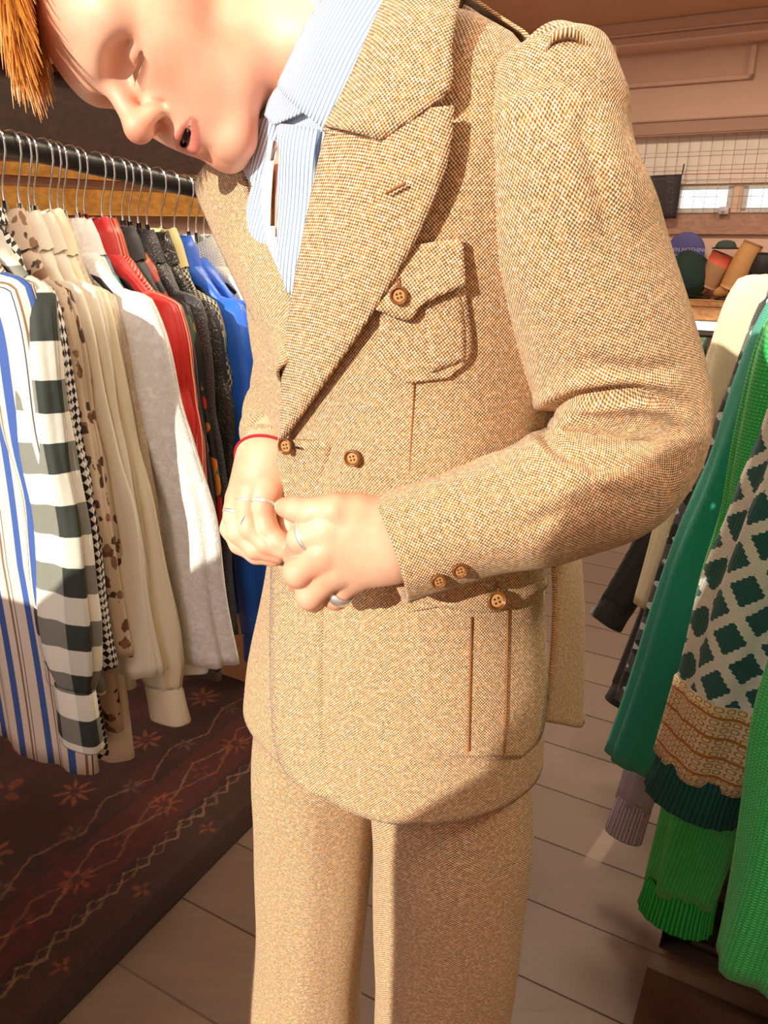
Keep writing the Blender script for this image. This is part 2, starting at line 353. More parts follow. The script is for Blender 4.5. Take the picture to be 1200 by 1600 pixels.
# rugs
def rug_mat():
    g = G('persian_rug', .95); g.b.inputs['Sheen Weight'].default_value = .1
    u, v, vec = g.uv()                                   # u from the aisle edge inwards, v along the edge
    wz = g.m_('MULTIPLY_ADD', g.noise(22, vec, 3, .6), .03, -.015); u = g.m_('ADD', u, wz); v = g.m_('ADD', v, g.m_('MULTIPLY_ADD', g.noise(19, vec, 3, .6), .03, -.015))
    base = g.mix(g.step(g.noise(9, vec, 4, .6), .35, .65), '2c0f0d', '461914')
    def band(a, b): return g.m_('MULTIPLY', g.step(u, a, a + .003), g.m_('SUBTRACT', 1.0, g.step(u, b, b + .003)))
    base = g.mix(band(-.1, .045), base, '2a150d'); base = g.mix(band(.05, .135), base, '3a2216'); base = g.mix(band(.165, .30), base, '4a1712'); base = g.mix(band(.395, .53), base, '33140f')
    def tri(p, ph=0): return g.m_('ABSOLUTE', g.m_('SUBTRACT', g.m_('FRACT', g.m_('MULTIPLY_ADD', v, 1 / p, ph)), .5))
    def line(c, f, w, col, a=.7):
        d = g.m_('ABSOLUTE', g.m_('SUBTRACT', u, f)); return g.mix(g.m_('MULTIPLY', g.step(g.m_('SUBTRACT', w, d), 0, w * .6), a), c, col)
    zz = tri(.09); base = line(base, g.m_('MULTIPLY_ADD', zz, .06, .125), .006, '8a6a4c', .75); base = line(base, g.m_('MULTIPLY_ADD', zz, -.06, .155), .005, '7a5840', .65)
    base = line(base, g.m_('MULTIPLY_ADD', tri(.34), .13, .20), .006, '7d4a30', .7); base = line(base, g.m_('MULTIPLY_ADD', tri(.34, .5), .13, .21), .005, '9a7050', .5)
    base = line(base, g.m_('MULTIPLY_ADD', tri(.22), .09, .33), .005, '8a6248', .6)
    for uo, p, r, c, ph, pe in ((.085, .21, .026, '8a4526', 0, 4), (.23, .27, .045, '8a3f24', .4, 8), (.235, .27, .03, '70301c', .9, 4), (.35, .19, .03, '5e4a34', .2, 6), (.46, .24, .052, '8f4a2a', .1, 8), (.62, .31, .06, '7a3a22', .6, 4), (.80, .27, .06, '6a3424', .3, 8)):
        fv = g.m_('MULTIPLY', g.m_('SUBTRACT', g.m_('FRACT', g.m_('MULTIPLY_ADD', v, 1 / p, ph)), .5), p); du = g.m_('SUBTRACT', u, uo)
        ang = g.m_('ARCTAN2', du, fv); rad = g.m_('SQRT', g.m_('ADD', g.m_('MULTIPLY', du, du), g.m_('MULTIPLY', fv, fv)))
        pet = g.m_('MULTIPLY_ADD', g.m_('COSINE', g.m_('MULTIPLY', ang, pe)), r * .38, r * .62); d = g.m_('SUBTRACT', pet, rad)
        base = g.mix(g.m_('MULTIPLY', g.step(d, -.004, .010), .7), base, c); base = g.mix(g.m_('MULTIPLY', g.step(g.m_('SUBTRACT', r * .34, rad), 0, .006), .8), base, '2c1610')
    for uo in (.047, .15, .31, .39, .54): base = line(base, uo, .0035, '1c0d0a', .7)
    wear = g.noise(45, vec, 4, .75); base = g.mix(g.m_('MULTIPLY', g.step(wear, .38, .72), .6), base, '240e0a'); base = g.mix(g.m_('MULTIPLY', g.step(g.noise(160, vec, 3, .7), .55, .75), .35), base, '6a4a38')
    g.col(base); g.bump(g.noise(500, vec, 2), .5, .003); return g.m
def rug(name, n0, n1, e0, e1, mat, label, flip):
    m = MB(); m.grid(lambda s, t: (room(n0 + (n1 - n0) * s, e0 + (e1 - e0) * t, .009 + .0007 * math.sin(s * 40) * math.sin(t * 23)), Vector((0, 0, 1))), 60, 24, .008, lambda s, t: ((1 - t if flip else t) * (e1 - e0), (n1 - n0) * s))
    return m.build(name, mat, label=label, cat='rug')
rug('rug', -.3, 4.2, -2.05, -.995, rug_mat(), 'dark red patterned oriental rug under the left clothes rail', True)
rug('doormat', -.3, 1.20, -.085, 1.0, plain('brown_mat', '4a3222', .95, .3, 60, .4), 'plain dark brown mat on the floor under the green cardigans', False)
# ================================================================== PERSON
def tweed():
    g = G('brown_tweed', .92); g.b.inputs['Sheen Weight'].default_value = .15; g.b.inputs['Sheen Roughness'].default_value = .6
    u, v, vec = g.uv(); p = .0027
    wob = g.noise(60, vec, 2); du = g.m_('MULTIPLY_ADD', wob, .0016, u); dv = g.m_('MULTIPLY_ADD', g.noise(50, vec, 2), .0016, v)
    wv = g.m_('MULTIPLY', g.wave(du, p), g.wave(dv, p))
    sp = g.noise(420, vec, 3, .7); sl = g.noise(130, vec, 3, .65)
    h = g.m_('ADD', wv, g.m_('MULTIPLY_ADD', sp, 2.2, -1.1))
    f = g.step(h, -.55, .75)
    dark = g.mix(g.step(sl, .42, .68), '754622', 'b06a30')
    lite = g.mix(g.step(g.noise(260, vec, 2), .4, .7), 'ebcc98', 'fff3d6')
    g.col(g.mix(f, dark, lite)); g.bump(h, .45, .0012)
    return g.m
def shirt_mat():
    g = G('striped_shirting', .8); u, v, vec = g.uv()
    s = g.step(g.wave(u, .0034), .25, .75)
    g.col(g.mix(g.m_('MULTIPLY', s, .9), 'e3e9ee', '5b7fb4')); g.bump(g.noise(25, vec, 3), .15, .004); return g.m
def skin_mat():
    g = G('skin', .48); g.b.inputs['Subsurface Weight'].default_value = .05; g.b.inputs['Subsurface Radius'].default_value = (.012, .005, .003); g.b.inputs['Subsurface Scale'].default_value = .6
    o = g.obj()[2]; a = g.noise(14, o, 3); b = g.noise(900, o, 2)
    c = g.mix(g.step(a, .35, .7), 'ecbc9f', 'e09c80'); c = g.mix(g.m_('MULTIPLY', g.step(b, .62, .75), .18), c, 'b06a48')
    lp_ = g.nd('ShaderNodeAttribute', attribute_name='lip'); fl_ = g.nd('ShaderNodeAttribute', attribute_name='flush')
    c = g.mix(g.m_('MULTIPLY', fl_.outputs['Fac'], .5), c, 'd97a5c'); c = g.mix(g.m_('MULTIPLY', lp_.outputs['Fac'], .7), c, 'c4605a'); mo_ = g.nd('ShaderNodeAttribute', attribute_name='mouth'); c = g.mix(mo_.outputs['Fac'], c, '2c0c0a')
    g.col(c); g.bump(g.noise(700, o, 3), .06, .001); return g.m
TW, SH, SK = tweed(), shirt_mat(), skin_mat()
def horn(name, c1, c2):
    g = G(name, .28); n = g.noise(120, g.obj()[2], 3); g.col(g.mix(n, c1, c2)); return g.m
HORN = horn('horn_button', '4a240c', '8a5526'); HORN2 = horn('horn_button_middle', '9a6a3a', 'c99a62'); DARKHOLE = plain('button_hole_dark', '2a1408', .7)
THREAD = plain('thread', '8d5a30', .9); SILVER = G('silver', .34, Metallic=.75).col((.93, .92, .90)).m
REDCORD = plain('red_cord', 'a5122a', .8, .3, 400)

# torso sections: height, half width, half depth, centre x, y, heading
SEC = [(.780, .181, .140, .000, .722, 44), (.90, .176, .132, .006, .720, 48), (1.00, .160, .120, .012, .718, 53), (1.08, .149, .112, .016, .717, 57),
       (1.16, .151, .115, .015, .718, 60), (1.25, .164, .123, .011, .718, 60), (1.33, .174, .123, .008, .717, 60), (1.40, .178, .113, .005, .715, 60),
       (1.44, .169, .099, .002, .713, 60), (1.465, .155, .090, .000, .711, 60), (1.485, .146, .078, -.001, .709, 60), (1.503, .094, .063, -.007, .707, 60), (1.53, .062, .056, -.022, .703, 60), (1.56, .058, .055, -.040, .700, 60)]
SECA = np.array(SEC)
def sec(z): return [float(np.interp(z, SECA[:, 0], SECA[:, k])) for k in range(1, 6)]
def secs(z):
    # smoothed sections
    r = np.zeros(5)
    for dz, wt in ((-.02, .25), (0, .5), (.02, .25)): r += wt * np.array(sec(z + dz))
    return r
def torso(th, z, off=0):
    a, b, cx, cy, al = secs(z); al = math.radians(al); a += off; b += off
    fx, fy = -math.sin(al), -math.cos(al); lx, ly = math.cos(al), -math.sin(al)
    c, s = math.cos(th), math.sin(th); e = .9
    c = math.copysign(abs(c) ** e, c); s = math.copysign(abs(s) ** e, s)
    return Vector((cx + fx * b * c + lx * a * s, cy + fy * b * c + ly * a * s, z))
def torso_mesh(z0, z1, off=0, nz=90, nt=120, wob=0):
    zs = np.linspace(z0, z1, nz + 1); v = []; u = []; f = []
    for z in zs:
        acc = 0; lp = None
        for k in range(nt + 1):
            th = -PI + 2 * PI * k / nt; p = torso(th, z, off)
            if wob:
                d = (p - Vector((sec(z)[2], sec(z)[3], z))); d.z = 0
                wv = wob * (.6 * math.sin(th * 5 + z * 6) * math.exp(-((z - .82) / .13) ** 2) + .5 * math.sin(z * 44 + th * 2.2) * math.exp(-((z - 1.1) / .05) ** 2) * max(0, math.sin(th)) + .5 * math.sin(z * 30 - th * 3) * math.exp(-((z - 1.12) / .09) ** 2))
                p = p + d.normalized() * wv
            if lp is not None: acc += (p - lp).length
            lp = p; v.append(p); u.append(acc)
        m = acc / 2
        for k in range(nt + 1): u[-nt - 1 + k] = (u[-nt - 1 + k] - m, z)
    f = [(i * (nt + 1) + k, i * (nt + 1) + k + 1, (i + 1) * (nt + 1) + k + 1, (i + 1) * (nt + 1) + k) for i in range(nz) for k in range(nt)]
    return v, f, u
def bvh(v, f): return BVHTree.FromPolygons([tuple(x) for x in v], f)
JV, JF, JU = torso_mesh(.845, 1.505, 0, 100, 150, .004)
JB = bvh(JV, JF)
BV, BF, BU = torso_mesh(.74, 1.57, 0, 90, 120); BASE = bvh(BV, BF)
def hit(px, py, tree):
    d = ray(px, py).normalized(); h = tree.ray_cast(CAM, d)
    if h[0] is None:
        # beside the body: nearest point of the body to the ray
        best = None
        for Y in np.linspace(.5, .9, 30):
            p = P(px, py, Y); q = tree.find_nearest(p)
            if best is None or q[3] < best[0]: best = (q[3], q[0], q[1])
        n = best[2]
        return best[1], n if n.dot(d) < 0 else -n
    n = h[1]; return h[0], (n if n.dot(d) < 0 else -n)
def snorm(px, py, tree, r=6):
    # softened normal
    q, n = hit(px, py, tree); s = n.copy()
    for dx, dy in ((r, 0), (-r, 0), (0, r), (0, -r)): s += hit(px + dx, py + dy, tree)[1]
    return q, s.normalized()
person = thing('person', 'person in a brown tweed suit and pale striped shirt looking down at the jacket buttons', 'person', loc=(0, .72, 0))
def under(o, par): o.parent = par; o.matrix_parent_inverse = Matrix.Translation(-Vector(par.location)); return o
def part(mb, name, mat, par=None, label=None, **kw):
    o = mb.build(name, mat, **kw); par = par or person
    o.parent = par
    if par.type == 'EMPTY': o.matrix_parent_inverse = Matrix.Translation(-par.location)
    if label: o['label'] = label
    return o
# ---- jacket body with the front open above the top button
OPEN = [(640, -120), (612, 0), (560, 120), (520, 205), (490, 330), (468, 480), (455, 575), (434, 548), (388, 440), (350, 340), (328, 240), (320, 100), (320, -120)]
mj = MB()
jv, ju = list(JV), list(JU); keep = []
for q in JF:
    c = sum((jv[i] for i in q), Vector()) / 4; px, py = PX(c)
    th_ok = True
    cx, cy = sec(c.z)[2:4]; al = math.radians(60); fr = (c.x - cx) * -math.sin(al) + (c.y - cy) * -math.cos(al)
    if fr > .0 and c.z > 1.2 and inpoly(px, py, OPEN): continue
    if fr > -.02 and c.z > 1.50: continue
    keep.append(q)
mj.add(jv, keep, ju)
jacket = part(mj, 'jacket', TW, label='brown flecked tweed jacket with peaked lapels')
sm = jacket.modifiers.new('cloth', 'SOLIDIFY'); sm.thickness = .003; sm.offset = -1
def sheet(inner, outer, nu, nv, off, thick, tree, name, mat, par, label=None, flip=False, rot=0, nr=8):
    # a cloth piece laid on the body: two border curves in image coordinates, dropped onto the body and lifted by off(s, t)
    a = spline(inner, nu + 1); b = spline(outer, nu + 1); ca = [tuple(x) for x in a]; cb = [tuple(x) for x in b]
    cr, sr = math.cos(rot), math.sin(rot)
    cache = {}
    def fn(s, t):
        i = round(s * nu); p = a[i] * (1 - t) + b[i] * t
        q, n = snorm(p[0], p[1], tree, nr); return q + n * off(s, t), n
    m = MB(); m.grid(fn, nu, nv, thick)
    e1 = Vector((cr, 0, 0)) + Vector((0, SP, CP)) * sr; e2 = Vector((-sr, 0, 0)) + Vector((0, SP, CP)) * cr
    m.u = [(Vector(x).dot(e1), Vector(x).dot(e2)) for x in m.v]
    o = part(m, name, mat, par, label); return o
# ---- lapels and collar
LIN = [(520, 205), (498, 300), (478, 400), (462, 490), (452, 580), (449, 640), (450, 682)]
LOUT = [(708, 182), (700, 255), (672, 335), (630, 420), (575, 512), (512, 605), (456, 684)]
def loff(s, t): return .007 + .011 * t * (1 - s * .75) + .004 * math.sin(PI * t)
lapel = sheet(LIN, LOUT, 40, 16, loff, .0035, BASE, 'lapel', TW, jacket, rot=.35)
CIN = [(626, -38), (616, -5), (590, 60), (560, 130), (522, 204)]
COUT = [(716, 4), (712, 34), (704, 100), (698, 165), (613, 230)]
collar = sheet(CIN, COUT, 28, 14, lambda s, t: .010 + .012 * t * (1 - .3 * s) + .006 * math.sin(PI * t), .004, BASE, 'collar', TW, jacket, rot=-.25)
def backcol(s, t):
    th = 2.15 + 2.75 * s; zz = 1.466 + .066 * math.sin(t * PI * .62) - .012 * t; off = .010 - .006 * t + .006 * math.sin(PI * t)
    q = torso(th, zz, off); c_ = torso(th, zz, off - .03); return q, (q - c_).normalized()
m = MB(); m.grid(backcol, 48, 10, .004); part(m, 'collar_back', TW, jacket)
gorge = sheet([(522, 204), (560, 222), (613, 230)], [(520, 212), (600, 232), (708, 182)], 10, 6, lambda s, t: .010 + .004 * s, .003, BASE, 'lapel_peak', TW, jacket, rot=.35)
# far lapel, standing away from the chest
FIN = [(372, 238), (384, 290), (398, 340), (425, 400), (450, 450), (466, 490), (456, 560)]
FOUT = [(330, 245), (304, 288), (325, 350), (362, 430), (398, 505), (425, 560), (440, 600)]
lapf = [P(x, y, Y) for (x, y), Y in zip(FIN, (.735, .722, .698, .664, .638, .622, .610))]
lapo = [P(x, y, Y) for (x, y), Y in zip(FOUT, (.785, .798, .772, .728, .690, .660, .636))]
def flap(s, t, A=spline(lapf, 41), B=spline(lapo, 41)):
    i = round(s * 40); q = Vector(A[i]) * (1 - t) + Vector(B[i]) * t; n = Vector((-.75, -.62, .2)).normalized()
    return q + n * (.010 * math.sin(PI * t)), n
m = MB(); m.grid(flap, 40, 12, .0035); part(m, 'lapel', TW, jacket)
# far side of the collar behind the chin
ca = [P(*q) for q in ((380, 232, .735), (360, 226, .745), (342, 232, .765), (331, 250, .785))]; cb = [P(*q) for q in ((378, 262, .735), (356, 268, .745), (340, 270, .765), (328, 276, .787))]
def fcol(s, t, A=spline(ca, 17), B=spline(cb, 17)):
    i = round(s * 16); return Vector(A[i]) * (1 - t) + Vector(B[i]) * t + Vector((0, -.008, .003)) * math.sin(PI * t), Vector((-.4, -.9, .1))
m = MB(); m.grid(fcol, 16, 6, .004); part(m, 'collar', TW, jacket)
def button_at(q, n, r, par, up=Vector((0, 0, 1))):
    m1 = MB(); m1.lathe(q, n, [(r * .62, .0021), (r * .68, .0024), (r * .76, .0037), (r * .88, .0041), (r * .97, .0033), (r, .0018), (r * .9, 0), (0, 0)], 28)
    m2 = MB(); m2.lathe(q, n, [(0, .0024), (r * .5, .0022), (r * .62, .0021)], 24)
    x = (up - n * up.dot(n)).normalized(); x = (x + n.cross(x) * .3).normalized(); y = n.cross(x); m3 = MB()
    for a, b in ((1, 1), (1, -1), (-1, 1), (-1, -1)): m3.lathe(q + (x * a + y * b) * r * .2, n, [(r * .11, .0022), (r * .11, .0027), (0, .0027)], 8)
    return multi('button', [(m1, HORN), (m2, HORN2), (m3, DARKHOLE)], par)
def button(px, py, rpx, tree, par, lift=.004):
    q, n = snorm(px, py, tree, 10); n = (n * .55 - ray(px, py).normalized() * .45).normalized(); r = rpx / FPX * (q - CAM).dot(Vector((0, CP, -SP)))
    return button_at(q + n * lift, n, r, par)
# ---- breast pocket: patch, pleat, flap
def patch(rows, nu, nv, off, thick, tree, name, par, label=None, rot=0):
    L = [r[0] for r in rows]; R = [r[1] for r in rows]
    return sheet(L, R, nu, nv, off, thick, tree, name, TW, par, label, rot=rot)
bp = patch([((600, 425), (722, 425)), ((598, 480), (729, 480)), ((596, 540), (735, 535)), ((606, 575), (728, 562)), ((640, 596), (700, 588))], 24, 14,
           lambda s, t: .0045, .0035, BASE, 'breast_pocket', jacket, 'rounded patch pocket with a centre pleat', rot=-.12)
pl = patch([((664, 462), (716, 450)), ((668, 520), (724, 510)), ((674, 578), (724, 560))], 12, 6, lambda s, t: .0065 - .0015 * t, .002, BASE, 'pocket_pleat', jacket, rot=-.1)
pf = sheet([(596, 395), (640, 384), (685, 376), (720, 372)], [(590, 476), (641, 494), (664, 470), (722, 440)], 24, 10,
           lambda s, t: .0085 + .004 * t, .004, BASE, 'pocket_flap', TW, jacket, rot=-.15)
button(628, 459, 14.5, BASE, jacket, .0125)
button(461, 693, 13.5, BASE, jacket, .012); button(555, 713, 13.5, BASE, jacket, .005)
# buttonholes
def slit(p0, p1, w, tree, name, mat, par, lift):
    m = MB(); pts = []
    for t in np.linspace(0, 1, 6):
        q, n = snorm(p0[0] + (p1[0] - p0[0]) * t, p0[1] + (p1[1] - p0[1]) * t, tree); pts.append(q + n * lift)
    m.tube(pts, w, 6); return part(m, name, mat, par)
slit((468, 692), (482, 695), .0011, BASE, 'buttonhole', DARKHOLE, jacket, .0095)
slit((628, 428), (630, 446), .0008, BASE, 'buttonhole', THREAD, jacket, .0135)
slit((622, 305), (646, 290), .0010, BASE, 'lapel_buttonhole', THREAD, jacket, .0215)
# front dart
slit((648, 600), (640, 735), .0007, BASE, 'dart_seam', THREAD, jacket, .0005)
# front edge: the overlapping forepart, proud of the body
FE1 = [(450, 684), (440, 740), (437, 800), (435, 880), (433, 960), (432, 1040), (434, 1110), (440, 1165), (462, 1212), (510, 1238)]
FE2 = [(520, 690), (510, 740), (505, 800), (505, 880), (505, 960), (505, 1040), (505, 1110), (508, 1165), (520, 1212), (545, 1246)]
sheet(FE1, FE2, 40, 6, lambda s, t: .0075 * (1 - t) + .0005, .004, BASE, 'front_edge', TW, jacket)
# ---- hip pocket, flap button, side line
hp = patch([((640, 955), (862, 918)), ((645, 1010), (858, 1000)), ((650, 1090), (850, 1090)), ((668, 1150), (838, 1150)), ((700, 1178), (812, 1178))], 26, 16, lambda s, t: .005, .004, BASE, 'hip_pocket', jacket, 'large bellows hip pocket with pleat lines', rot=-.05)
for a, b in (((732, 960), (728, 1168)), ((786, 945), (782, 1172))): slit(a, b, .0009, BASE, 'pocket_pleat_line', THREAD, jacket, .0062)
hf = sheet([(640, 905), (700, 893), (780, 880), (850, 868)], [(640, 930), (700, 945), (770, 950), (860, 908)], 24, 8, lambda s, t: .007 + .002 * t, .003, BASE, 'pocket_flap', TW, jacket)
button(766, 933, 16, BASE, jacket, .0135); slit((762, 902), (764, 916), .0008, BASE, 'buttonhole', THREAD, jacket, .0135)
# ---- back vent panel hanging behind
va = [P(*q) for q in ((866, 850, .66), (866, 950, .665), (860, 1050, .67), (852, 1128, .675))]; vb = [P(*q) for q in ((902, 850, .78), (910, 950, .78), (914, 1050, .78), (915, 1131, .78))]
def vent(s, t, A=spline(va, 31), B=spline(vb, 31)):
    i = round(s * 30); n = Vector((.75, -.65, 0)).normalized(); return Vector(A[i]) * (1 - t) + Vector(B[i]) * t + n * (.012 * math.sin(PI * t) + .002 * math.sin(9 * t + 3 * s)), n
m = MB(); m.grid(vent, 30, 10, .004); part(m, 'vent_flap', TW, jacket)
# ---- sleeves
def creases(v, f, lines, center):
    # press folds into the cloth along curves; each: curve points, depth, half width, swell beside it
    v = [Vector(x) for x in v]; PXY = np.array([PX(x) for x in v]); off = np.zeros(len(v))
    for pts, dep, wd, sw in lines:
        c = spline(pts, 60); d = np.full(len(v), 1e9); sg = np.zeros(len(v)); tt = np.zeros(len(v))
        for k in range(len(c) - 1):
            a, b = c[k], c[k + 1]; ab = b - a; t = np.clip(((PXY - a) @ ab) / (ab @ ab), 0, 1); q = PXY - (a + t[:, None] * ab); dd = np.linalg.norm(q, axis=1); cr = ab[0] * q[:, 1] - ab[1] * q[:, 0]
            m = dd < d; d[m] = dd[m]; sg[m] = np.sign(cr[m]); tt[m] = (k + t[m]) / (len(c) - 1)
        fade = np.clip(np.minimum(tt / .12, (1 - tt) / .25), 0, 1)
        off += fade * (-dep * np.exp(-(d / wd) ** 2) + sw * np.exp(-((d * sg - wd * 2.3) / (wd * 1.4)) ** 2) + .5 * sw * np.exp(-((d * sg + wd * 2.2) / (wd * 1.3)) ** 2))
    out = []
    for x, o, c in zip(v, off, center):
        n = (x - c).normalized(); out.append(x + n * o if (x - CAM).normalized().dot(n) < .25 else x)
    return out
def sleeve(ctrl, n, folds, name, par, nt=72, wall=.003, lines=None):
    c = spline(ctrl, n + 1); pts = [Vector(x[:3]) for x in c]; rr = [x[3] for x in c]; rb = [x[4] for x in c]
    v = []; u = []; acc = 0; ref = Vector((0, -1, 0.2)); cen = []
    for i, p in enumerate(pts):
        t = (pts[min(i + 1, n)] - pts[max(i - 1, 0)]).normalized(); x = (ref - t * ref.dot(t)).normalized(); y = t.cross(x); ref = x
        if i: acc += (p - pts[i - 1]).length
        s = i / n
        for k in range(nt + 1):
            q = -PI + 2 * PI * k / nt; d = x * math.cos(q) * rb[i] + y * math.sin(q) * rr[i]
            v.append(p + d * (1 + folds(s, q) / rr[i])); u.append((q * (rr[i] + rb[i]) / 2, acc)); cen.append(p)
    f = [(i * (nt + 1) + k, i * (nt + 1) + k + 1, (i + 1) * (nt + 1) + k + 1, (i + 1) * (nt + 1) + k) for i in range(n) for k in range(nt)]
    if lines:
        Vg = np.array([tuple(x) for x in v]).reshape(n + 1, nt + 1, 3); wgt = np.array([math.exp(-((i / n - .70) / .09) ** 4) for i in range(n + 1)])[:, None, None]
        for _ in range(160): Sm = Vg.copy(); Sm[1:-1] = .25 * Vg[:-2] + .5 * Vg[1:-1] + .25 * Vg[2:]; Vg = Vg * (1 - wgt) + Sm * wgt
        v = creases([Vector(x) for x in Vg.reshape(-1, 3)], f, lines, cen)
    m = MB(); m.add(v, f, u); o = part(m, name, TW, par); md = o.modifiers.new('cloth', 'SOLIDIFY'); md.thickness = wall; md.offset = -1
    return o, (v, f)
def ga(x, c, w): return math.exp(-((x - c) / w) ** 2)
LS = [(850, 68, .590, .008, .008), (852, 72, .589, .024, .024), (855, 85, .588, .036, .036), (860, 118, .585, .0435, .044), (864, 168, .581, .0475, .049), (868, 220, .577, .050, .052), (880, 300, .575, .055, .055), (897, 380, .578, .060, .056), (928, 480, .585, .0635, .057), (957, 570, .594, .0645, .058), (988, 645, .602, .062, .058), (985, 712, .596, .062, .056), (915, 757, .578, .056, .052), (800, 797, .556, .048, .047), (700, 828, .541, .043, .042), (606, 860, .530, .0425, .041)]
def lfold(s, q): return .0022 * math.sin(s * 38 + q * 2.2) * ga(s, .36, .16) * (.4 + .6 * math.cos(q + .6)) + .0014 * math.sin(s * 70 - q * 3) * ga(s, .85, .10)
LCR = [([(838, 668), (862, 640), (915, 619), (985, 611), (1035, 622), (1078, 648)], .011, 9, .006), ([(850, 672), (872, 650), (905, 645), (945, 655)], .005, 9, .003), ([(846, 664), (862, 692), (900, 716), (965, 730), (1045, 722)], .0045, 10, .003), ([(900, 560), (950, 575), (1010, 580), (1075, 570)], .003, 12, .002),
       ([(800, 700), (760, 715), (700, 726), (650, 748)], .002, 12, .002), ([(905, 170), (935, 280), (965, 380)], .003, 16, .003), ([(940, 760), (880, 800), (800, 830)], .0025, 14, .002), ([(985, 645), (1030, 660), (1075, 690)], .002, 12, .002)]
lsl, lmesh = sleeve([(*P(x, y, Y), a, b) for x, y, Y, a, b in LS], 300, lfold, 'sleeve', jacket, 140, .003, LCR)
LB = bvh(*lmesh)
button(684, 906, 12.5, LB, jacket, .0005); button(717, 890, 12.5, LB, jacket, .0005)
# far sleeve, mostly behind the front
RS = [(-.085, .865, 1.435, .055, .05), (-.080, .885, 1.36, .057, .052), (-.085, .895, 1.26, .055, .05), (-.100, .885, 1.185, .053, .05), (-.106, .845, 1.165, .05, .046), (-.105, .785, 1.162, .042, .041), (*P(440, 684, .728), .034, .034), (*P(436, 700, .710), .0315, .031), (*P(431, 712, .698), .0310, .0305)]
def rfold(s, q): return .004 * math.sin(s * 50) * ga(s, .6, .15) + .002 * math.sin(q * 3 + s * 12)
sleeve(RS, 60, rfold, 'sleeve', jacket, 48)
# shoulder tab
ta = [(858, 62), (880, 46), (905, 50), (922, 68)]
def tabf(s, t):
    a = spline([P(853, 74, .541), P(866, 50, .538), P(896, 44, .537), P(922, 68, .543)], 17)[round(s * 16)]; b = Vector((.012, .045, -.004))
    return Vector(a) + b * t, Vector((-.1, -.4, .9)).normalized()
m = MB(); m.grid(tabf, 16, 8, .005); part(m, 'shoulder_tab', TW, jacket)
# ---- trousers
def leg(ctrl, nt=64, n=60):
    c = spline(ctrl, n + 1); v = []; u = []
    for x, y, z, rx, ry, cr in c:
        for k in range(nt + 1):
            q = -PI + 2 * PI * k / nt; cc, ss = math.cos(q), math.sin(q)
            cc, ss = math.copysign(abs(cc) ** .72, cc), math.copysign(abs(ss) ** .9, ss); r = 1 + .05 * math.exp(-(q / .2) ** 2) * cr + .010 * math.sin(z * 30 + q * 3)
            v.append(Vector((x, y, z)) + Vector((ss * rx, -cc * ry, 0)) * r + Vector((-.35, 0, 0)) * 0); u.append((q * .075, z))
    f = [(i * (nt + 1) + k, i * (nt + 1) + k + 1, (i + 1) * (nt + 1) + k + 1, (i + 1) * (nt + 1) + k) for i in range(n) for k in range(nt)]
    return v, f, u
mt = MB()
mt.add(*leg([(-.030, .745, .96, .080, .085, 0), (-.060, .752, .86, .080, .086, .2), (-.080, .755, .76, .076, .085, 1), (-.086, .755, .64, .0735, .08, 1), (-.096, .757, .50, .071, .078, 1), (-.108, .76, .36, .076, .084, 1), (-.112, .765, .20, .085, .10, .6), (-.115, .77, .015, .098, .125, .4)]))
mt.add(*leg([(.030, .70, .96, .080, .085, 0), (.062, .680, .86, .084, .086, .2), (.072, .665, .76, .086, .085, 1), (.072, .66, .64, .084, .082, 1), (.069, .655, .50, .080, .08, 1), (.068, .65, .36, .080, .084, 1), (.072, .65, .20, .080, .10, .6), (.072, .65, .015, .095, .125, .4)]))
part(mt, 'trousers', TW, label='matching tweed trousers with pressed creases')
# ---- shirt
SV, SF, SU = torso_mesh(1.04, 1.53, -.009, 60, 120)
SKIN_GAP = [(436, 150), (446, 235), (436, 300), (443, 384), (420, 350), (424, 280), (424, 190)]
ks = []
for q in SF:
    c = sum((SV[i] for i in q), Vector()) / 4; px, py = PX(c); cx, cy = sec(c.z)[2:4]
    fr = (c.x - cx) * -.866 + (c.y - cy) * -.5
    if fr > 0 and inpoly(px, py, SKIN_GAP): continue
    ks.append(q)
ms = MB(); ms.add(SV, ks, SU); shirt = part(ms, 'shirt', SH, label='pale blue and white pinstriped shirt open at the neck')
md = shirt.modifiers.new('cloth', 'SOLIDIFY'); md.thickness = .0015; md.offset = -1
SB = bvh(SV, SF)
def ssheet(inner, outer, nu, nv, off, name, rot=0, thick=.0018): return sheet(inner, outer, nu, nv, off, thick, SB, name, SH, shirt, rot=rot)
ssheet([(538, -22), (522, 10), (485, 75), (450, 142)], [(650, -22), (632, 25), (580, 120), (520, 207)], 20, 12, lambda s, t: .014 + .006 * math.sin(PI * t) - .004 * s, 'collar_leaf', rot=-.585)
ssheet([(450, 138), (436, 158), (426, 184)], [(492, 178), (466, 190), (440, 200)], 10, 8, lambda s, t: .008, 'collar_stand', rot=-.6)
ssheet([(438, 196), (446, 240), (434, 300), (442, 386), (455, 440)], [(505, 205), (500, 260), (490, 320), (478, 400), (470, 465)], 24, 10, lambda s, t: .004 + .004 * math.sin(PI * t) + .003 * math.sin(s * 9), 'shirt_front', rot=-.15)
def freesheet(inner, outer, n, nv, name, bulge, rot=0):
    A_ = spline([P(*q) for q in inner], n + 1); B_ = spline([P(*q) for q in outer], n + 1); nn = Vector((-.55, -.8, .2)).normalized()
    m = MB(); m.grid(lambda s, t: (Vector(A_[round(s * n)]) * (1 - t) + Vector(B_[round(s * n)]) * t + nn * bulge * math.sin(PI * t), nn), n, nv, .0018); c_, s_ = math.cos(rot), math.sin(rot); m.u = [(Vector(x).dot(Vector((c_, 0, 0)) + Vector((0, SP, CP)) * s_), x[2]) for x in m.v]
    return part(m, name, SH, shirt)
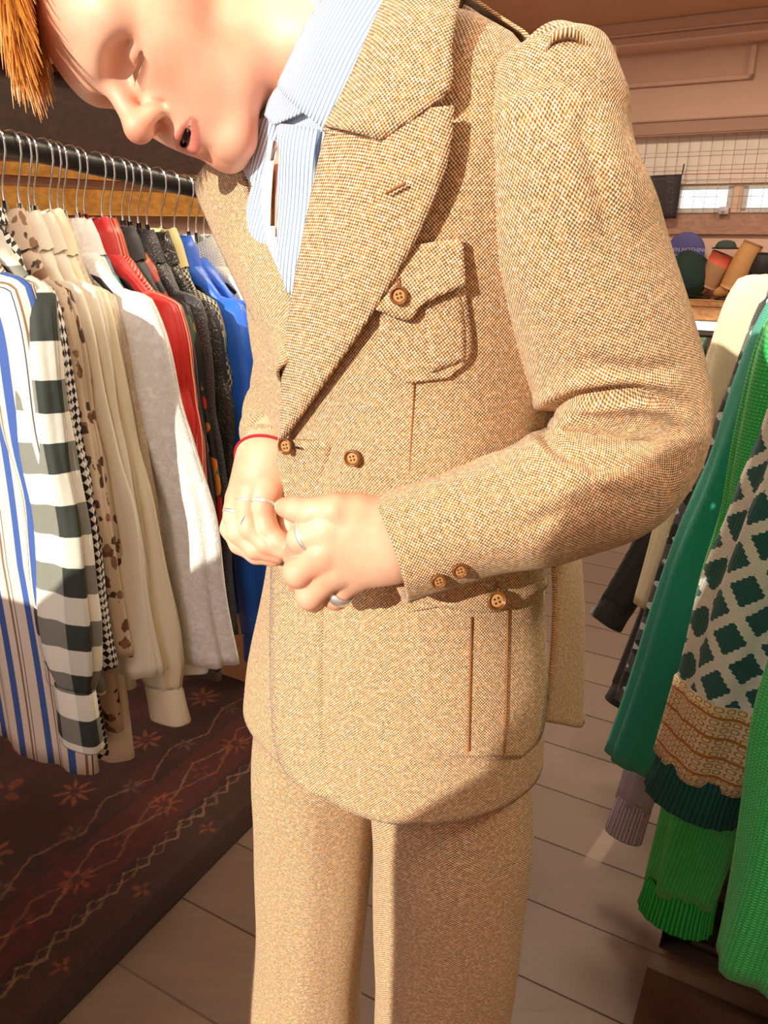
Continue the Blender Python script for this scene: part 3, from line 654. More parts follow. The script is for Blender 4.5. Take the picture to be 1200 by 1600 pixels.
freesheet([(427, 178, .690), (431, 215, .688), (427, 258, .688), (404, 292, .705)], [(378, 218, .735), (370, 245, .738), (383, 275, .728), (400, 295, .71)], 18, 10, 'collar_leaf', .008, -.45)
freesheet([(428, 250, .693), (419, 310, .690), (420, 352, .682), (446, 390, .668), (464, 460, .652)], [(396, 280, .715), (384, 330, .712), (390, 376, .698), (424, 414, .678), (462, 474, .655)], 24, 8, 'shirt_front', .006, -.3)
freesheet([(436, 196, .690), (440, 230, .700), (428, 300, .705), (424, 360, .700)], [(446, 200, .69), (450, 250, .69), (440, 310, .695), (446, 388, .69)], 12, 4, 'placket', .002) if False else None
# ------------------------------------------------------------------ head, neck, hands: one body mesh
HS = .88
HC = np.array([-.1703, .3926, .620])                # head centre in camera axes: right, up, depth
HR = np.array([[.44421, -.37192, -.81508], [.11681, -.87796, .46427], [-.88828, -.30144, -.34656]])
def head_to_world(p):
    c = (np.asarray(p, float) * HS) @ HR.T + HC
    return np.stack([c[..., 0], c[..., 2] * CP + c[..., 1] * SP, CH + c[..., 1] * CP - c[..., 2] * SP], -1)
def world_to_head(p):
    p = np.asarray(p, float); z = p[..., 2] - CH
    c = np.stack([p[..., 0], p[..., 1] * SP + z * CP, p[..., 1] * CP - z * SP], -1); return ((c - HC) @ HR) / HS
NB = world_to_head(np.array([-.020, .705, 1.485])); NB2 = world_to_head(np.array([.0, .72, 1.40])); CHEST = world_to_head(np.array([-.020, .70, 1.36]))
def head_sdf(p):
    ax = p.copy(); ax[..., 0] = np.abs(p[..., 0]); s = ax                      # mirrored features
    d = d_ell(p, (0, -.012, .045), (.074, .094, .082))
    d = smin(d, d_ell(p, (0, .022, -.012), (.064, .066, .082)), .03)
    d = smin(d, d_cap(s, (.050, .004, -.060), (.014, .066, -.094), .019, .016), .028)       # jaw line
    d = smin(d, d_ell(p, (0, .070, -.094), (.021, .017, .017)), .022)                        # chin
    d = smin(d, d_cap(s, (.043, .050, -.010), (.052, .028, -.004), .020, .016), .028)        # cheekbone
    d = smin(d, d_ell(s, (.032, .058, -.038), (.022, .022, .026)), .025)                     # cheek
    d = smin(d, d_cap(s, (.012, .0845, .0285), (.046, .069, .0315), .0115, .010), .016)         # brow
    d = smin(d, d_ell(p, (0, .068, .045), (.05, .022, .03)), .03)                            # forehead
    d = smin(d, d_ell(p, (0, .074, -.056), (.031, .019, .026)), .018)                        # muzzle
    # eye socket, ball under closed lid
    d = smax(d, -d_ell(s, (.0315, .092, .0080), (.0195, .0195, .0125)), .012)
    d = smin(d, d_ell(s, (.0315, .0670, .0060), (.0145, .0125, .0115)), .004)
    d = smax(d, -d_cap(s, (.021, .0800, .0120), (.042, .0740, .0120), .0012), .003)          # lid crease
    d = smax(d, -d_cap(s, (.020, .0800, -.0010), (.043, .0745, -.0005), .0012), .002)          # lash line
    # nose
    n = d_cap(p, (0, .086, .020), (0, .1085, -.020), .0078, .0105)
    n = smin(n, d_ell(p, (0, .1100, -.0230), (.0135, .0130, .0122)), .008)
    n = smin(n, d_ell(s, (.0125, .0955, -.0265), (.0075, .0120, .0085)), .007)
    d = smin(d, n, .009)
    d = smax(d, -d_cap(s, (.0062, .1060, -.0350), (.0085, .0960, -.0345), .0032, .0030), .003)
    d = smax(d, -d_cap(s, (.0185, .0960, -.018), (.0205, .0890, -.031), .0012), .006)        # wing crease
    # lips, parted in a smile
    d = smin(d, d_cap(s, (.0, .0940, -.0515), (.027, .0790, -.0560), .0046, .0018), .006)
    d = smin(d, d_cap(s, (.0, .0930, -.0690), (.025, .0795, -.0620), .0054, .0020), .006)
    d = smax(d, -d_cap(s, (.0, .0975, -.0598), (.0310, .0780, -.0555), .0034, .0020), .0018)
    d = smax(d, -d_cap(s, (.0315, .0780, -.0545), (.0330, .0750, -.0580), .0010), .006)
    d = smax(d, -d_cap(p, (-.01, .096, -.083), (.01, .096, -.083), .003), .008)
    # ear
    e = d_ell(s, (.0725, -.012, -.004), (.008, .017, .030)); e = smax(e, -d_ell(s, (.080, -.009, .002), (.006, .010, .018)), .004)
    d = smin(d, e, .006)
    # neck and upper chest
    d = smin(d, d_cap(p, (0, -.030, -.035), NB, .055, .056), .022)
    d = smin(d, d_cap(p, NB, NB2, .052, .062), .02)
    d = smin(d, d_cap(p, NB2, CHEST, .052, .056), .02)
    return d * HS
lo, hi = np.array([-.16, -.20, -.24]), np.array([.13, .145, .145])
hv, hf = surface(head_sdf, lo, hi, .0018)
HL = hv.copy(); xx = np.abs(HL[:, 0]) / .028; ml = -.0600 + .0037 * xx
lipu = np.clip((HL[:, 2] - ml) / .001, 0, 1) * np.clip((-.0490 - .0060 * xx ** 2 - HL[:, 2]) / .0015, 0, 1); lipl = np.clip((ml - HL[:, 2]) / .001, 0, 1) * np.clip((HL[:, 2] + .0745 - .0125 * xx ** 2) / .0018, 0, 1)
TINT = np.clip(lipu + lipl, 0, 1) * (HL[:, 1] > .072) * np.clip((1.05 - xx) / .1, 0, 1)
HA = np.abs(HL) * np.array([1, 0, 0]) + HL * np.array([0, 1, 1]); MOUTH = np.clip((.0016 - d_cap(HA, (.0, .0965, -.0598), (.0310, .0770, -.0555), .0032, .0015)) / .0012, 0, 1)
FLUSH = np.exp(-(((np.abs(HL[:, 0]) - .045) / .022) ** 2 + ((HL[:, 2] + .022) / .025) ** 2)) * (HL[:, 1] > .02) + .6 * np.exp(-((HL[:, 0] / .02) ** 2 + ((HL[:, 2] + .022) / .015) ** 2)) * (HL[:, 1] > .095)
hv = head_to_world(hv)
hf = hf[:, ::-1]
body = MB(); body.add(hv, hf.tolist(), [(0, 0)] * len(hv))
def hand(fingers, palm, extra, k=.005, h=.0012):
    # fingers: chains of (point, radius); palm: capsules blended softly
    pts = np.array([np.array(q[0]) for c in fingers + palm for q in c]); lo = pts.min(0) - .03; hi = pts.max(0) + .03
    def fn(p):
        d = None; fing = None
        for c in palm:
            for a, b in zip(c, c[1:]):
                x = d_cap(p, a[0], b[0], a[1], b[1]); d = x if d is None else smin(d, x, .014)
        for c in fingers:
            e = None
            for a, b in zip(c, c[1:]):
                x = d_cap(p, a[0], b[0], a[1], b[1]); e = x if e is None else smin(e, x, .004)
            fing = e if fing is None else smin(fing, e, .0012)
        d = smin(d, fing, k)
        for q, r in extra: d = smax(d, -(np.linalg.norm(p - np.array(q), axis=-1) - r), .004)
        return d
    v, f = surface(fn, lo, hi, h); return v, f[:, ::-1] * 1
def A(*t, dx=0, dY=0): return [(np.array(P(x + dx, y, Y + dY)), r) for x, y, Y, r in t]
# near hand: back towards the camera, fingers curled round the jacket edge
LW = (604, 842, .531)
lh_f = [A((556, 800, .524, .0125), (524, 796, .520, .0118), (486, 800, .524, .0100), (462, 796, .530, .0090), (446, 793, .536, .0078)),           # thumb
        A((508, 824, .519, .0125), (472, 842, .522, .0108), (462, 868, .540, .0092), (470, 876, .556, .0080)),                                     # index
        A((500, 866, .517, .0125), (466, 894, .522, .0112), (468, 908, .542, .0092), (482, 905, .556, .0080)),                                     # middle
        A((522, 892, .520, .0120), (484, 930, .527, .0108), (490, 938, .548, .0090), (506, 930, .558, .0080)),                                     # ring
        A((556, 896, .526, .0112), (524, 932, .535, .0098), (526, 936, .552, .0084), (538, 928, .562, .0074))]                                     # little
lh_p = [A((640, 838, .538, .024), (600, 838, .532, .0235), (520, 832, .524, .0165)), A((602, 850, .532, .0235), (512, 862, .523, .0160)), A((602, 856, .532, .0225), (530, 884, .526, .0155)),
        A((602, 862, .534, .0215), (560, 888, .532, .0150)), A((600, 830, .531, .020), (552, 806, .527, .0150)), A((560, 812, .527, .0140), (520, 835, .528, .0125)),
        A((602, 842, .533, .024), (660, 838, .540, .026))]
v, f = hand(lh_f, lh_p, [])
body.add(v, f.tolist(), [(0, 0)] * len(v))
# far hand: comes down past the jacket edge, fingers meet the near hand
def AR(*t): return [(p_, r_ * 1.10) for p_, r_ in A(*t, dx=-2, dY=.075)]
rh_f = [AR((420, 768, .588, .0118), (413, 792, .580, .0100), (418, 824, .574, .0092), (436, 846, .568, .0082), (452, 856, .564, .0072)),
        AR((395, 768, .590, .0118), (388, 794, .581, .0100), (392, 824, .575, .0094), (418, 850, .569, .0082), (444, 861, .565, .0072)),
        AR((377, 780, .594, .0112), (370, 806, .586, .0098), (374, 832, .579, .0090), (400, 858, .573, .0080), (436, 867, .569, .0070)),
        AR((370, 800, .600, .0100), (363, 826, .593, .0088), (376, 850, .586, .0082), (402, 867, .580, .0074), (430, 873, .576, .0066)),
        AR((440, 742, .608, .0120), (452, 780, .600, .0110), (456, 818, .590, .0100), (460, 842, .580, .0085))]
rh_p = [AR((436, 690, .640, .0230), (424, 716, .618, .0215), (412, 766, .594, .0140)), AR((420, 718, .618, .0205), (396, 768, .594, .0140)), AR((414, 722, .620, .0195), (382, 780, .597, .0130)),
        AR((412, 726, .622, .0180), (376, 796, .602, .0110)), AR((430, 720, .618, .0190), (438, 752, .606, .0140)), AR((436, 690, .64, .023), (446, 668, .67, .025))]
v, f = hand(rh_f, rh_p, []); RHB = bvh(v, f.tolist())
body.add(v, f.tolist(), [(0, 0)] * len(v))
# chest skin under the open shirt
def chestf(s_, t_):
    px, py = 414 + 44 * t_ + 4 * s_, 170 + 235 * s_; q, n = snorm(px, py, SB, 8); return q - n * .0055, n
mc = MB(); mc.grid(chestf, 30, 10, .003); body.add(mc.v, mc.f, [(0, 0)] * len(mc.v))
# arms and legs inside the clothes
for c in ([P(866, 110, .60), P(905, 330, .585), P(1010, 640, .598), P(800, 800, .56), P(650, 838, .54)], [Vector((-.08, .86, 1.42)), Vector((-.085, .89, 1.26)), Vector((-.103, .86, 1.175)), Vector((-.104, .77, 1.162)), Vector((-.100, .73, 1.160))]):
    body.tube([Vector(x) for x in spline(c, 16)], list(np.linspace(.042, .024, 16)), 12)
for c in ([(-.03, .745, .95), (-.085, .757, .55), (-.112, .77, .03)], [(.03, .70, .95), (.074, .658, .55), (.072, .655, .03)]):
    body.tube([Vector(x) for x in spline(c, 12)], list(np.linspace(.07, .035, 12)), 12)
body.tube([Vector((.0, .72, .9)), Vector((.01, .72, 1.1)), Vector((.01, .72, 1.3)), Vector((0, .715, 1.42))], [.10, .09, .095, .07], 16)
NHEAD = len(hv)
bo = part(body, 'body', SK, label='pale freckled skin of a bowed face and ringed hands')
for nm_, arr_ in (('lip', TINT), ('flush', FLUSH), ('mouth', MOUTH)):
    at_ = bo.data.attributes.new(nm_, 'FLOAT', 'POINT'); full = np.zeros(len(bo.data.vertices), np.float32); full[:NHEAD] = arr_; at_.data.foreach_set('value', full)
def head_parts():
    H = lambda *p: Vector(head_to_world(np.array(p)))
    TOOTH = plain('tooth_enamel', 'efe8dc', .25, .05, 100, space='o')
    BROW = plain('brow_hair', 'b8703a', .7, .3, 300); LASH = plain('lash_hair', '6a3a20', .7, .3, 300)
    m = MB(); m.tube([H(x, .0895 - 14 * x * x, -.0572) for x in np.linspace(-.016, .016, 13)], [HS * (.0016 - .0006 * abs(t)) for t in np.linspace(-1, 1, 13)], 8); part(m, 'teeth', TOOTH)
    rnd = random.Random(3)
    for sx in (1, -1):
        m = MB()
        for i in range(150):
            t = rnd.random(); x = sx * (.012 + .036 * t); y = .0925 - .020 * t + rnd.uniform(-.001, .001); z = .0265 + .006 * math.sin(PI * t * .8) + rnd.uniform(-.0035, .0035)
            a = H(x, y, z); b = H(x + sx * .007, y - .0035 + .003, z + .003); m.tube([a, (a + b) / 2 + (H(0, .0006, 0) - H(0, 0, 0)), b], [.00032, .0003, .0001], 4, False)
        part(m, 'eyebrow', BROW)
        m = MB()
        for i in range(34):
            t = i / 33; x = sx * (.0205 + .0225 * t); y = .0845 - .0075 * t - 12 * (t - .5) ** 2 * .0006; a = H(x, y, .0008 - .001 * math.sin(PI * t)); b = H(x + sx * .002 * (t - .3), y + .005, -.0040); c = H(x + sx * .004 * (t - .3), y + .009, -.0050)
            m.tube([a, b, c], [.00028, .00024, .00008], 4, False)
        part(m, 'eyelashes', LASH)
    # hair: many tapered locks combed forward over the brow
    g = G('ginger_hair', .38); g.b.inputs['Specular IOR Level'].default_value = .6; u, v, vec = g.uv(); n = g.noise(60, g.obj()[2], 3)
    g.col(g.mix(n, 'b4571a', 'f2b654')); HAIR = g.m
    m = MB(); capv = []
    for i in range(4200):
        # roots over the scalp, strands fall towards the forehead and temple
        th = rnd.uniform(-1.5, 1.5); ph = rnd.uniform(.35, 1.35)
        d = np.array([math.sin(th) * math.cos(ph), math.cos(th) * math.cos(ph), math.sin(ph)]); c0 = np.array([0, -.012, .045]); R = np.array([.076, .097, .085])
        if d[2] < .62 or abs(d[0]) > .62 or (d[0] > .20 and d[1] > .1): continue
        a = c0 + d * R; L = rnd.uniform(.05, .095); fwd = np.array([math.sin(th) * .55 + rnd.uniform(-.25, .25), 1.0, -.55 + rnd.uniform(-.3, .2)]); fwd /= np.linalg.norm(fwd)
        if d[1] < .2: fwd = np.array([math.sin(th) * .3, .35 + rnd.uniform(-.2, .2), -1.0]); fwd /= np.linalg.norm(fwd); L *= .6
        pts = [a]; q = a.copy(); dr = fwd * .6 + d * .5
        for kk in range(6):
            q = q + dr / np.linalg.norm(dr) * L / 6; dr = dr * .72 + fwd * .32 + np.array([0, 0, -.13]); e = (q - c0) / (R + .004); ln = np.linalg.norm(e)
            if ln < 1: q = c0 + e / ln * (R + .004)
            pts.append(q)
        w = rnd.uniform(.0007, .0013); m.tube([H(*x) for x in pts], [w, w * 1.1, w, w * .9, w * .8, w * .6, w * .2], 5, False)
    def hairline(th):
        return float(np.interp(abs(th), [0, .75, 1.1, 1.35, 1.75, 2.2, 3.2], [.86, .80, .45, .05, -.10, -.45, -.62]))
    for i in range(5200):
        th = rnd.uniform(-PI, PI); ph = rnd.uniform(hairline(th) + .03, 1.5); d = np.array([math.sin(th) * math.cos(ph), math.cos(th) * math.cos(ph), math.sin(ph)])
        a = np.array([0, -.012, .045]) + d * np.array([.0765, .0965, .0845]); sd = np.array([math.sin(th) * .25, -.35 if abs(th) > .9 else .5, -1.0]) + np.array([rnd.uniform(-.3, .3) for _ in range(3)]); sd = sd - d * sd.dot(d); sd /= np.linalg.norm(sd)
        L = rnd.uniform(.018, .034); w = rnd.uniform(.0006, .0011); m.tube([H(*a), H(*(a + sd * L * .5 + d * .0045)), H(*(a + sd * L + d * .0035))], [w, w, w * .2], 4, False)
    part(m, 'hair', HAIR, label='ginger hair falling forward over the forehead', kind='stuff')
    m = MB()
    def capf(s, t):
        th = -PI + 2 * PI * s; ph = hairline(th) + .04 + (1.571 - hairline(th) - .04) * t; d = (math.sin(th) * math.cos(ph), math.cos(th) * math.cos(ph), math.sin(ph))
        return H(d[0] * .0762, -.012 + d[1] * .0962, .045 + d[2] * .0842), Vector((0, 0, 1))
    m.grid(capf, 72, 18); part(m, 'scalp_hair', HAIR)
head_parts()
# ---- rings and bracelet
def ring(c, ax, r, w, th, label):
    ax = Vector(ax).normalized(); m = MB(); m.lathe(c, ax, [(r, -w), (r + th * .8, -w * .9), (r + th, 0), (r + th * .8, w * .9), (r, w), (r - .0006, 0), (r, -w)], 28); part(m, 'ring', SILVER, label=label)
def fring(chain, i, t, r_add, w, th, label, tilt=(0, 0, 0)):
    a, b = chain[i], chain[i + 1]; c = a[0] + (b[0] - a[0]) * t; r = a[1] + (b[1] - a[1]) * t; ring(Vector(c), Vector(b[0] - a[0]) + Vector(tilt), r + r_add, w, th, label)
fring(lh_f[1], 0, .85, .0008, .0016, .0012, 'twisted silver ring on the near index finger'); fring(lh_f[4], 0, .80, .0008, .0042, .0012, 'wide silver band on the near little finger')
fring(rh_f[0], 0, .75, .0008, .0020, .0010, 'silver ring on the far index finger'); fring(rh_f[1], 0, .70, .0008, .0011, .0009, 'thin silver ring on the far middle finger'); fring(rh_f[1], 1, .55, .0008, .0007, .0008, 'fine silver hoop below the knuckle', (.01, 0, .012)); fring(rh_f[2], 0, .85, .0008, .0017, .0010, 'silver ring on the far ring finger')
c0, c1 = Vector(P(420, 718, .691)), Vector(P(433, 690, .715)); axb = (c1 - c0).normalized(); x = axb.orthogonal().normalized(); y = axb.cross(x); ring_ = []
for q in np.linspace(0, 2 * PI, 48, endpoint=False):
    d = x * math.cos(q) + y * math.sin(q); h = RHB.ray_cast(c0 + d * .08, -d); ring_.append((h[0] if h[0] else c0 + d * .025) + d * .0010 + axb * .0012 * math.sin(q * 2))
m = MB(); m.tube(ring_, .0014, 6, closed=True); part(m, 'bracelet', REDCORD, label='thin red cord bracelet on the far wrist')

# thumb nail of the near hand
NAIL = plain('finger_nail', 'f2cdb8', .3, .05, 60, space='o'); q = Vector(lh_f[0][-1][0]); d_ = (Vector(lh_f[0][-1][0]) - Vector(lh_f[0][-2][0])).normalized(); nn_ = Vector((-.15, -.85, .45)); nn_ = (nn_ - d_ * nn_.dot(d_)).normalized(); sx_ = d_.cross(nn_)
m = MB(); m.grid(lambda s, t: (q + d_ * (-.007 + .012 * s) + sx_ * (.0095 * (t - .5) * (1 - .35 * (2 * s - 1) ** 4)) + nn_ * (.0080 - 1.6e2 * (.0095 * (t - .5)) ** 2 * .35 - .0012 * s), nn_), 8, 8, .0008); part(m, 'thumb_nail', NAIL)
# ================================================================== GARMENTS
def stripes(name, base, cols, period, rough=.8, axis=0):
    g = G(name, rough); x = g.uv()[axis]; f = g.m_('FRACT', g.m_('DIVIDE', x, period)); c = base
    for a, b, k in cols: c = g.mix(g.m_('MULTIPLY', g.step(f, a, a + .02), g.m_('SUBTRACT', 1.0, g.step(f, b, b + .02))), c, k)
    g.col(c); g.bump(g.noise(18, None, 3), .2, .006); return g.m
def gingham():
    g = G('gingham_cotton', .7); u, v, vec = g.uv(); p = .082
    a = g.step(g.wave(v, p), -.05, .05); b = g.step(g.wave(u, p), -.05, .05); lu = g.step(g.wave(v, p), .93, .99)
    s = g.m_('ADD', g.m_('MULTIPLY', a, .74), g.m_('MULTIPLY', b, .24)); c = g.mix(s, 'eef0e4', '16241f')
    g.col(c); g.bump(g.noise(16, vec, 3), .3, .008); return g.m
def checker(name, c1, c2, p, rot=45, rough=.7):
    g = G(name, rough); n = g.nd('ShaderNodeMapping'); g.put(n.inputs[0], g.uv()[2]); n.inputs['Rotation'].default_value = (0, 0, math.radians(rot)); k = g.nd('ShaderNodeTexChecker'); k.inputs['Scale'].default_value = 1 / p
    g.put(k.inputs[0], n.outputs[0]); k.inputs[1].default_value = lin(c1); k.inputs[2].default_value = lin(c2); g.col(k.outputs[0]); g.bump(g.noise(20, None, 3), .25, .006); return g.m
def floral(name, base, cols, scale, rough=.6, thr=.38):
    g = G(name, rough); vec = g.uv()[2]; c = base
    for i, k in enumerate(cols):
        mp = g.nd('ShaderNodeMapping'); g.put(mp.inputs[0], vec); mp.inputs['Location'].default_value = (i * .37, i * .71, 0)
        d = g.vor(scale * (1 + .25 * i), mp.outputs[0]); n = g.noise(scale * 3, mp.outputs[0], 2); c = g.mix(g.step(g.m_('MULTIPLY_ADD', n, -.5, g.m_('SUBTRACT', thr + .25, d)), 0, .04), c, k)
    g.col(c); g.bump(g.noise(18, vec, 3), .25, .006); return g.m
def lace(name, c1, c2):
    g = G(name, .8); vec = g.uv()[2]; n = g.noise(70, vec, 5, .75, 1.6); k = g.noise(180, vec, 3, .6); h = g.m_('ADD', g.step(n, .42, .56), g.m_('MULTIPLY', k, .5)); g.col(g.mix(g.step(n, .42, .60), c1, c2)); g.bump(h, .45, .002); return g.m
def satin(name, c1, c2, rough=.28):
    g = G(name, rough); vec = g.uv()[2]; n = g.noise(10, vec, 3, .5, .6); g.col(g.mix(n, c1, c2)); g.bump(g.m_('ADD', n, g.m_('MULTIPLY', g.noise(30, vec, 2), .4)), .35, .012); g.b.inputs['Sheen Weight'].default_value = .2; return g.m
def glitter(name, c1, c2, rough=.5, sc=900):
    g = G(name, rough); vec = g.uv()[2]; n = g.noise(sc, vec, 1); f = g.step(n, .60, .68); g.col(g.mix(f, c1, c2)); g.put(g.b.inputs['Metallic'], g.m_('MULTIPLY', f, .8)); g.rgh(g.m_('MULTIPLY_ADD', f, -.3, rough)); g.bump(g.noise(sc * .6, vec, 2), .5, .002); return g.m
def leather(name, c): 
    g = G(name, .32); vec = g.uv()[2]; d = g.vor(120, vec, 'DISTANCE_TO_EDGE'); g.col(g.mix(g.noise(12), c, '3c3a36')); g.bump(g.m_('ADD', g.step(d, 0, .15), g.m_('MULTIPLY', g.noise(14, vec, 3), 3)), .35, .004); return g.m
def knit(name, c1, c2, p=.004, rough=.85, spark=None, extra=None):
    g = G(name, rough); g.b.inputs['Sheen Weight'].default_value = .25; u, v, vec = g.uv()
    st_ = g.m_('MULTIPLY', g.m_('ABSOLUTE', g.wave(u, p * 2)), g.m_('MULTIPLY_ADD', g.wave(g.m_('ADD', v, g.m_('MULTIPLY', g.m_('ABSOLUTE', g.wave(u, p * 2)), p * .6)), p), .5, .5))
    c = g.mix(g.step(st_, .0, .55), c1, c2)
    if extra: c = extra(g, c, st_)
    if spark:
        f = g.step(g.noise(1100, vec, 1), .63, .68); c = g.mix(g.m_('MULTIPLY', f, .7), c, spark); g.put(g.b.inputs['Metallic'], g.m_('MULTIPLY', f, .7)); g.rgh(g.m_('MULTIPLY_ADD', f, -.55, rough))
    g.col(c); g.bump(st_, .6, .003); return g.m
COT = lambda n, c, b=.25: plain(n, c, .75, .05, 14, b)
def lozenge(g, c, st_):
    u, v, vec = g.uv(); p = .052
    a = g.m_('ABSOLUTE', g.m_('SUBTRACT', g.m_('FRACT', g.m_('DIVIDE', g.m_('ADD', u, g.m_('MULTIPLY', v, .72)), p)), .5)); b = g.m_('ABSOLUTE', g.m_('SUBTRACT', g.m_('FRACT', g.m_('DIVIDE', g.m_('SUBTRACT', u, g.m_('MULTIPLY', v, .72)), p)), .5))
    jag = g.m_('MULTIPLY', g.wave(v, .006), .02); mn = g.m_('ADD', g.m_('MINIMUM', a, b), jag); return g.mix(g.step(mn, .14, .155), 'e9efe8', c)
def fairisle(g, c, st_):
    u, v, vec = g.uv(); rows = g.wave(v, .085); z = g.m_('ABSOLUTE', g.m_('SUBTRACT', g.m_('FRACT', g.m_('DIVIDE', u, .03)), .5)); k = g.step(g.m_('ADD', rows, g.m_('MULTIPLY', z, 1.4)), .55, .65)
    c = g.mix(k, c, '16181a'); k2 = g.step(g.m_('ADD', g.wave(v, .05, 1), g.m_('MULTIPLY', z, -1.3)), .45, .55); return g.mix(k2, c, 'd8dada')
# the shape shared by every hanging garment: body, two sleeves, collar
def garment(name, label, cat, O, u, w, hw, drop, length, sl, mats, group=None, neck=.058, flare=.06, out=.03, fwd=.015, th=.028, sr=(.056, .044), cuff=None, gather=False, collar='stand', seed=0, waves=.006, cuff_len=.055, placket=False, S=None, C=None, bodycut=0, both=True, band=None, flatf=.42):
    rnd = random.Random(seed); u = Vector(u).normalized(); w = Vector(w).normalized(); Z = Vector((0, 0, 1)); O = Vector(O)
    t = thing(name, label, cat, group, O); bm_, sm_, cm_ = (mats + [mats[0], mats[0]])[:3] if len(mats) < 3 else mats[:3]
    ph = [rnd.uniform(0, 6.28) for _ in range(6)]
    def put(mb, nm, mat, **kw):
        o = mb.build(nm, mat, **kw); o.parent = t; o.matrix_parent_inverse = Matrix.Translation(-O); return o
    # body
    nt, nz = 56, 26; v = []; uu = []; rows = [(0, neck, .020), (.25 * drop, neck + (hw - neck) * .28, .026), (.55 * drop, neck + (hw - neck) * .60, th), (.8 * drop, neck + (hw - neck) * .86, th), (drop, hw - .006, th), (drop + .03, hw, th)]
    for k in range(1, nz - 5): s = k / (nz - 6); rows.append((drop + .03 + (length - drop - .03) * s, hw * (1 + flare * s) - .01 * math.sin(PI * min(1, s * 2)), th * (1 + .35 * s)))
    for z, a, b in rows:
        s = max(0, (z - drop) / (length - drop)); acc = 0; lp = None
        for k in range(nt + 1):
            q = -PI / 2 + 2 * PI * k / nt; x = a * math.copysign(abs(math.sin(q)) ** .8, math.sin(q)); y = -b * math.copysign(abs(math.cos(q)) ** .7, math.cos(q))
            wv = waves * s * (math.sin(x * 55 + ph[0]) + .6 * math.sin(x * 95 + ph[1] + z * 4)); y += wv * (1 if math.cos(q) > 0 else .6); x += .004 * s * math.sin(z * 9 + ph[2])
            p = O + u * x + w * y - Z * (z + .006 * s * math.sin(x * 30 + ph[3])); v.append(p)
            if lp is not None: acc += (p - lp).length
            lp = p; uu.append((acc, -z))
    f = [(i * (nt + 1) + k, i * (nt + 1) + k + 1, (i + 1) * (nt + 1) + k + 1, (i + 1) * (nt + 1) + k) for i in range(len(rows) - 1) for k in range(nt)]
    m = MB(); m.add(v, f, uu); o = put(m, 'body_panel', bm_); sd_ = o.modifiers.new('cloth', 'SOLIDIFY'); sd_.thickness = .0018
    # sleeves
    for side in ((1, -1) if both else (1,)):
        a = O + u * side * (hw - .035) - Z * (drop - .012); b = O + u * side * (hw - .002) - Z * (drop + .045) - w * fwd * .5
        if side == 1 and C is not None: c = Vector(C)
        else: c = O + u * side * (hw + out) - Z * (drop + sl) - w * fwd
        mid = b.lerp(c, .5) + u * side * .008 + w * rnd.uniform(-.006, .006); n = 34; cp = spline([a, b, b.lerp(c, .25), mid, b.lerp(c, .78), c], n + 1); v = []; uu = []; acc = 0; ns = 36
        for i in range(n + 1):
            p = Vector(cp[i]); s = i / n; tt = (Vector(cp[min(i + 1, n)]) - Vector(cp[max(i - 1, 0)])).normalized()
            if i: acc += (p - Vector(cp[i - 1])).length
            r = sr[0] + (sr[1] - sr[0]) * s
            if i < 4: r *= .45 + .14 * i
            bl = 1
            if gather: bl = 1 + .22 * math.exp(-((s - .80) / .12) ** 2) - .30 * max(0, (s - .92) / .08)
            rb = r * flatf; x = (u * side - tt * (u * side).dot(tt)).normalized(); y = tt.cross(x)
            for k in range(ns + 1):
                q = 2 * PI * k / ns; fo = 1 + (.10 * math.sin(q * 5 + ph[4] + s * 2) + .07 * math.sin(q * 8 + ph[3] - s * 3)) * min(1, s * 2) + (.035 * math.sin(q * 9) * math.exp(-((s - .95) / .05) ** 2) if gather else 0) + .03 * math.sin(s * 30 + q * 2 + ph[5]) * math.exp(-((s - .45) / .2) ** 2)
                v.append(p + x * math.cos(q) * r * bl * fo + y * math.sin(q) * rb * bl * fo); uu.append((q * r * .8, -acc))
        f = [(i * (ns + 1) + k, i * (ns + 1) + k + 1, (i + 1) * (ns + 1) + k + 1, (i + 1) * (ns + 1) + k) for i in range(n) for k in range(ns)]
        m = MB(); m.add(v, f, uu); o = put(m, 'sleeve', sm_); sd_ = o.modifiers.new('cloth', 'SOLIDIFY'); sd_.thickness = .0016
        if band is not None:
            i0, i1 = int(band[1] * n), int(band[2] * n); W_ = ns + 1; cc = [sum((v[i * W_ + k] for k in range(ns)), Vector()) / ns for i in range(n + 1)]
            bv = [cc[i] + (v[i * W_ + k] - cc[i]) * 1.05 for i in range(i0, i1 + 1) for k in range(W_)]; bu = [uu[i * W_ + k] for i in range(i0, i1 + 1) for k in range(W_)]
            bf = [(i * W_ + k, i * W_ + k + 1, (i + 1) * W_ + k + 1, (i + 1) * W_ + k) for i in range(i1 - i0) for k in range(ns)]
            m = MB(); m.add(bv, bf, bu); o = put(m, 'sleeve_band', band[0]); sd_ = o.modifiers.new('cloth', 'SOLIDIFY'); sd_.thickness = .0016
        if cuff is not None:
            d = (Vector(cp[-1]) - Vector(cp[-4])).normalized(); x = (u * side - d * (u * side).dot(d)).normalized(); y = d.cross(x); e0 = Vector(cp[-1]) - d * .006; v = []; uu = []; rr_ = sr[1] * (.86 if gather else 1.02)
            pr = [(-.004, .93), (.003, .99), (cuff_len * .5, 1.01), (cuff_len - .003, 1.07), (cuff_len, 1.04), (cuff_len - .002, 1.0), (cuff_len * .5, .95), (.0, .90)]
            rib = getattr(cuff, 'name', '').startswith('rib')
            for h, k_ in pr:
                for k in range(49):
                    q = 2 * PI * k / 48; ri = 1 + (.03 * math.cos(q * 16) if rib else .05 * math.sin(q * 3 + ph[1]) * h / cuff_len + .03 * math.sin(q * 5 + ph[2])); v.append(e0 + d * h + (x * math.cos(q) * rr_ + y * math.sin(q) * rr_ * max(flatf, .45)) * k_ * ri); uu.append((q * rr_, -h))
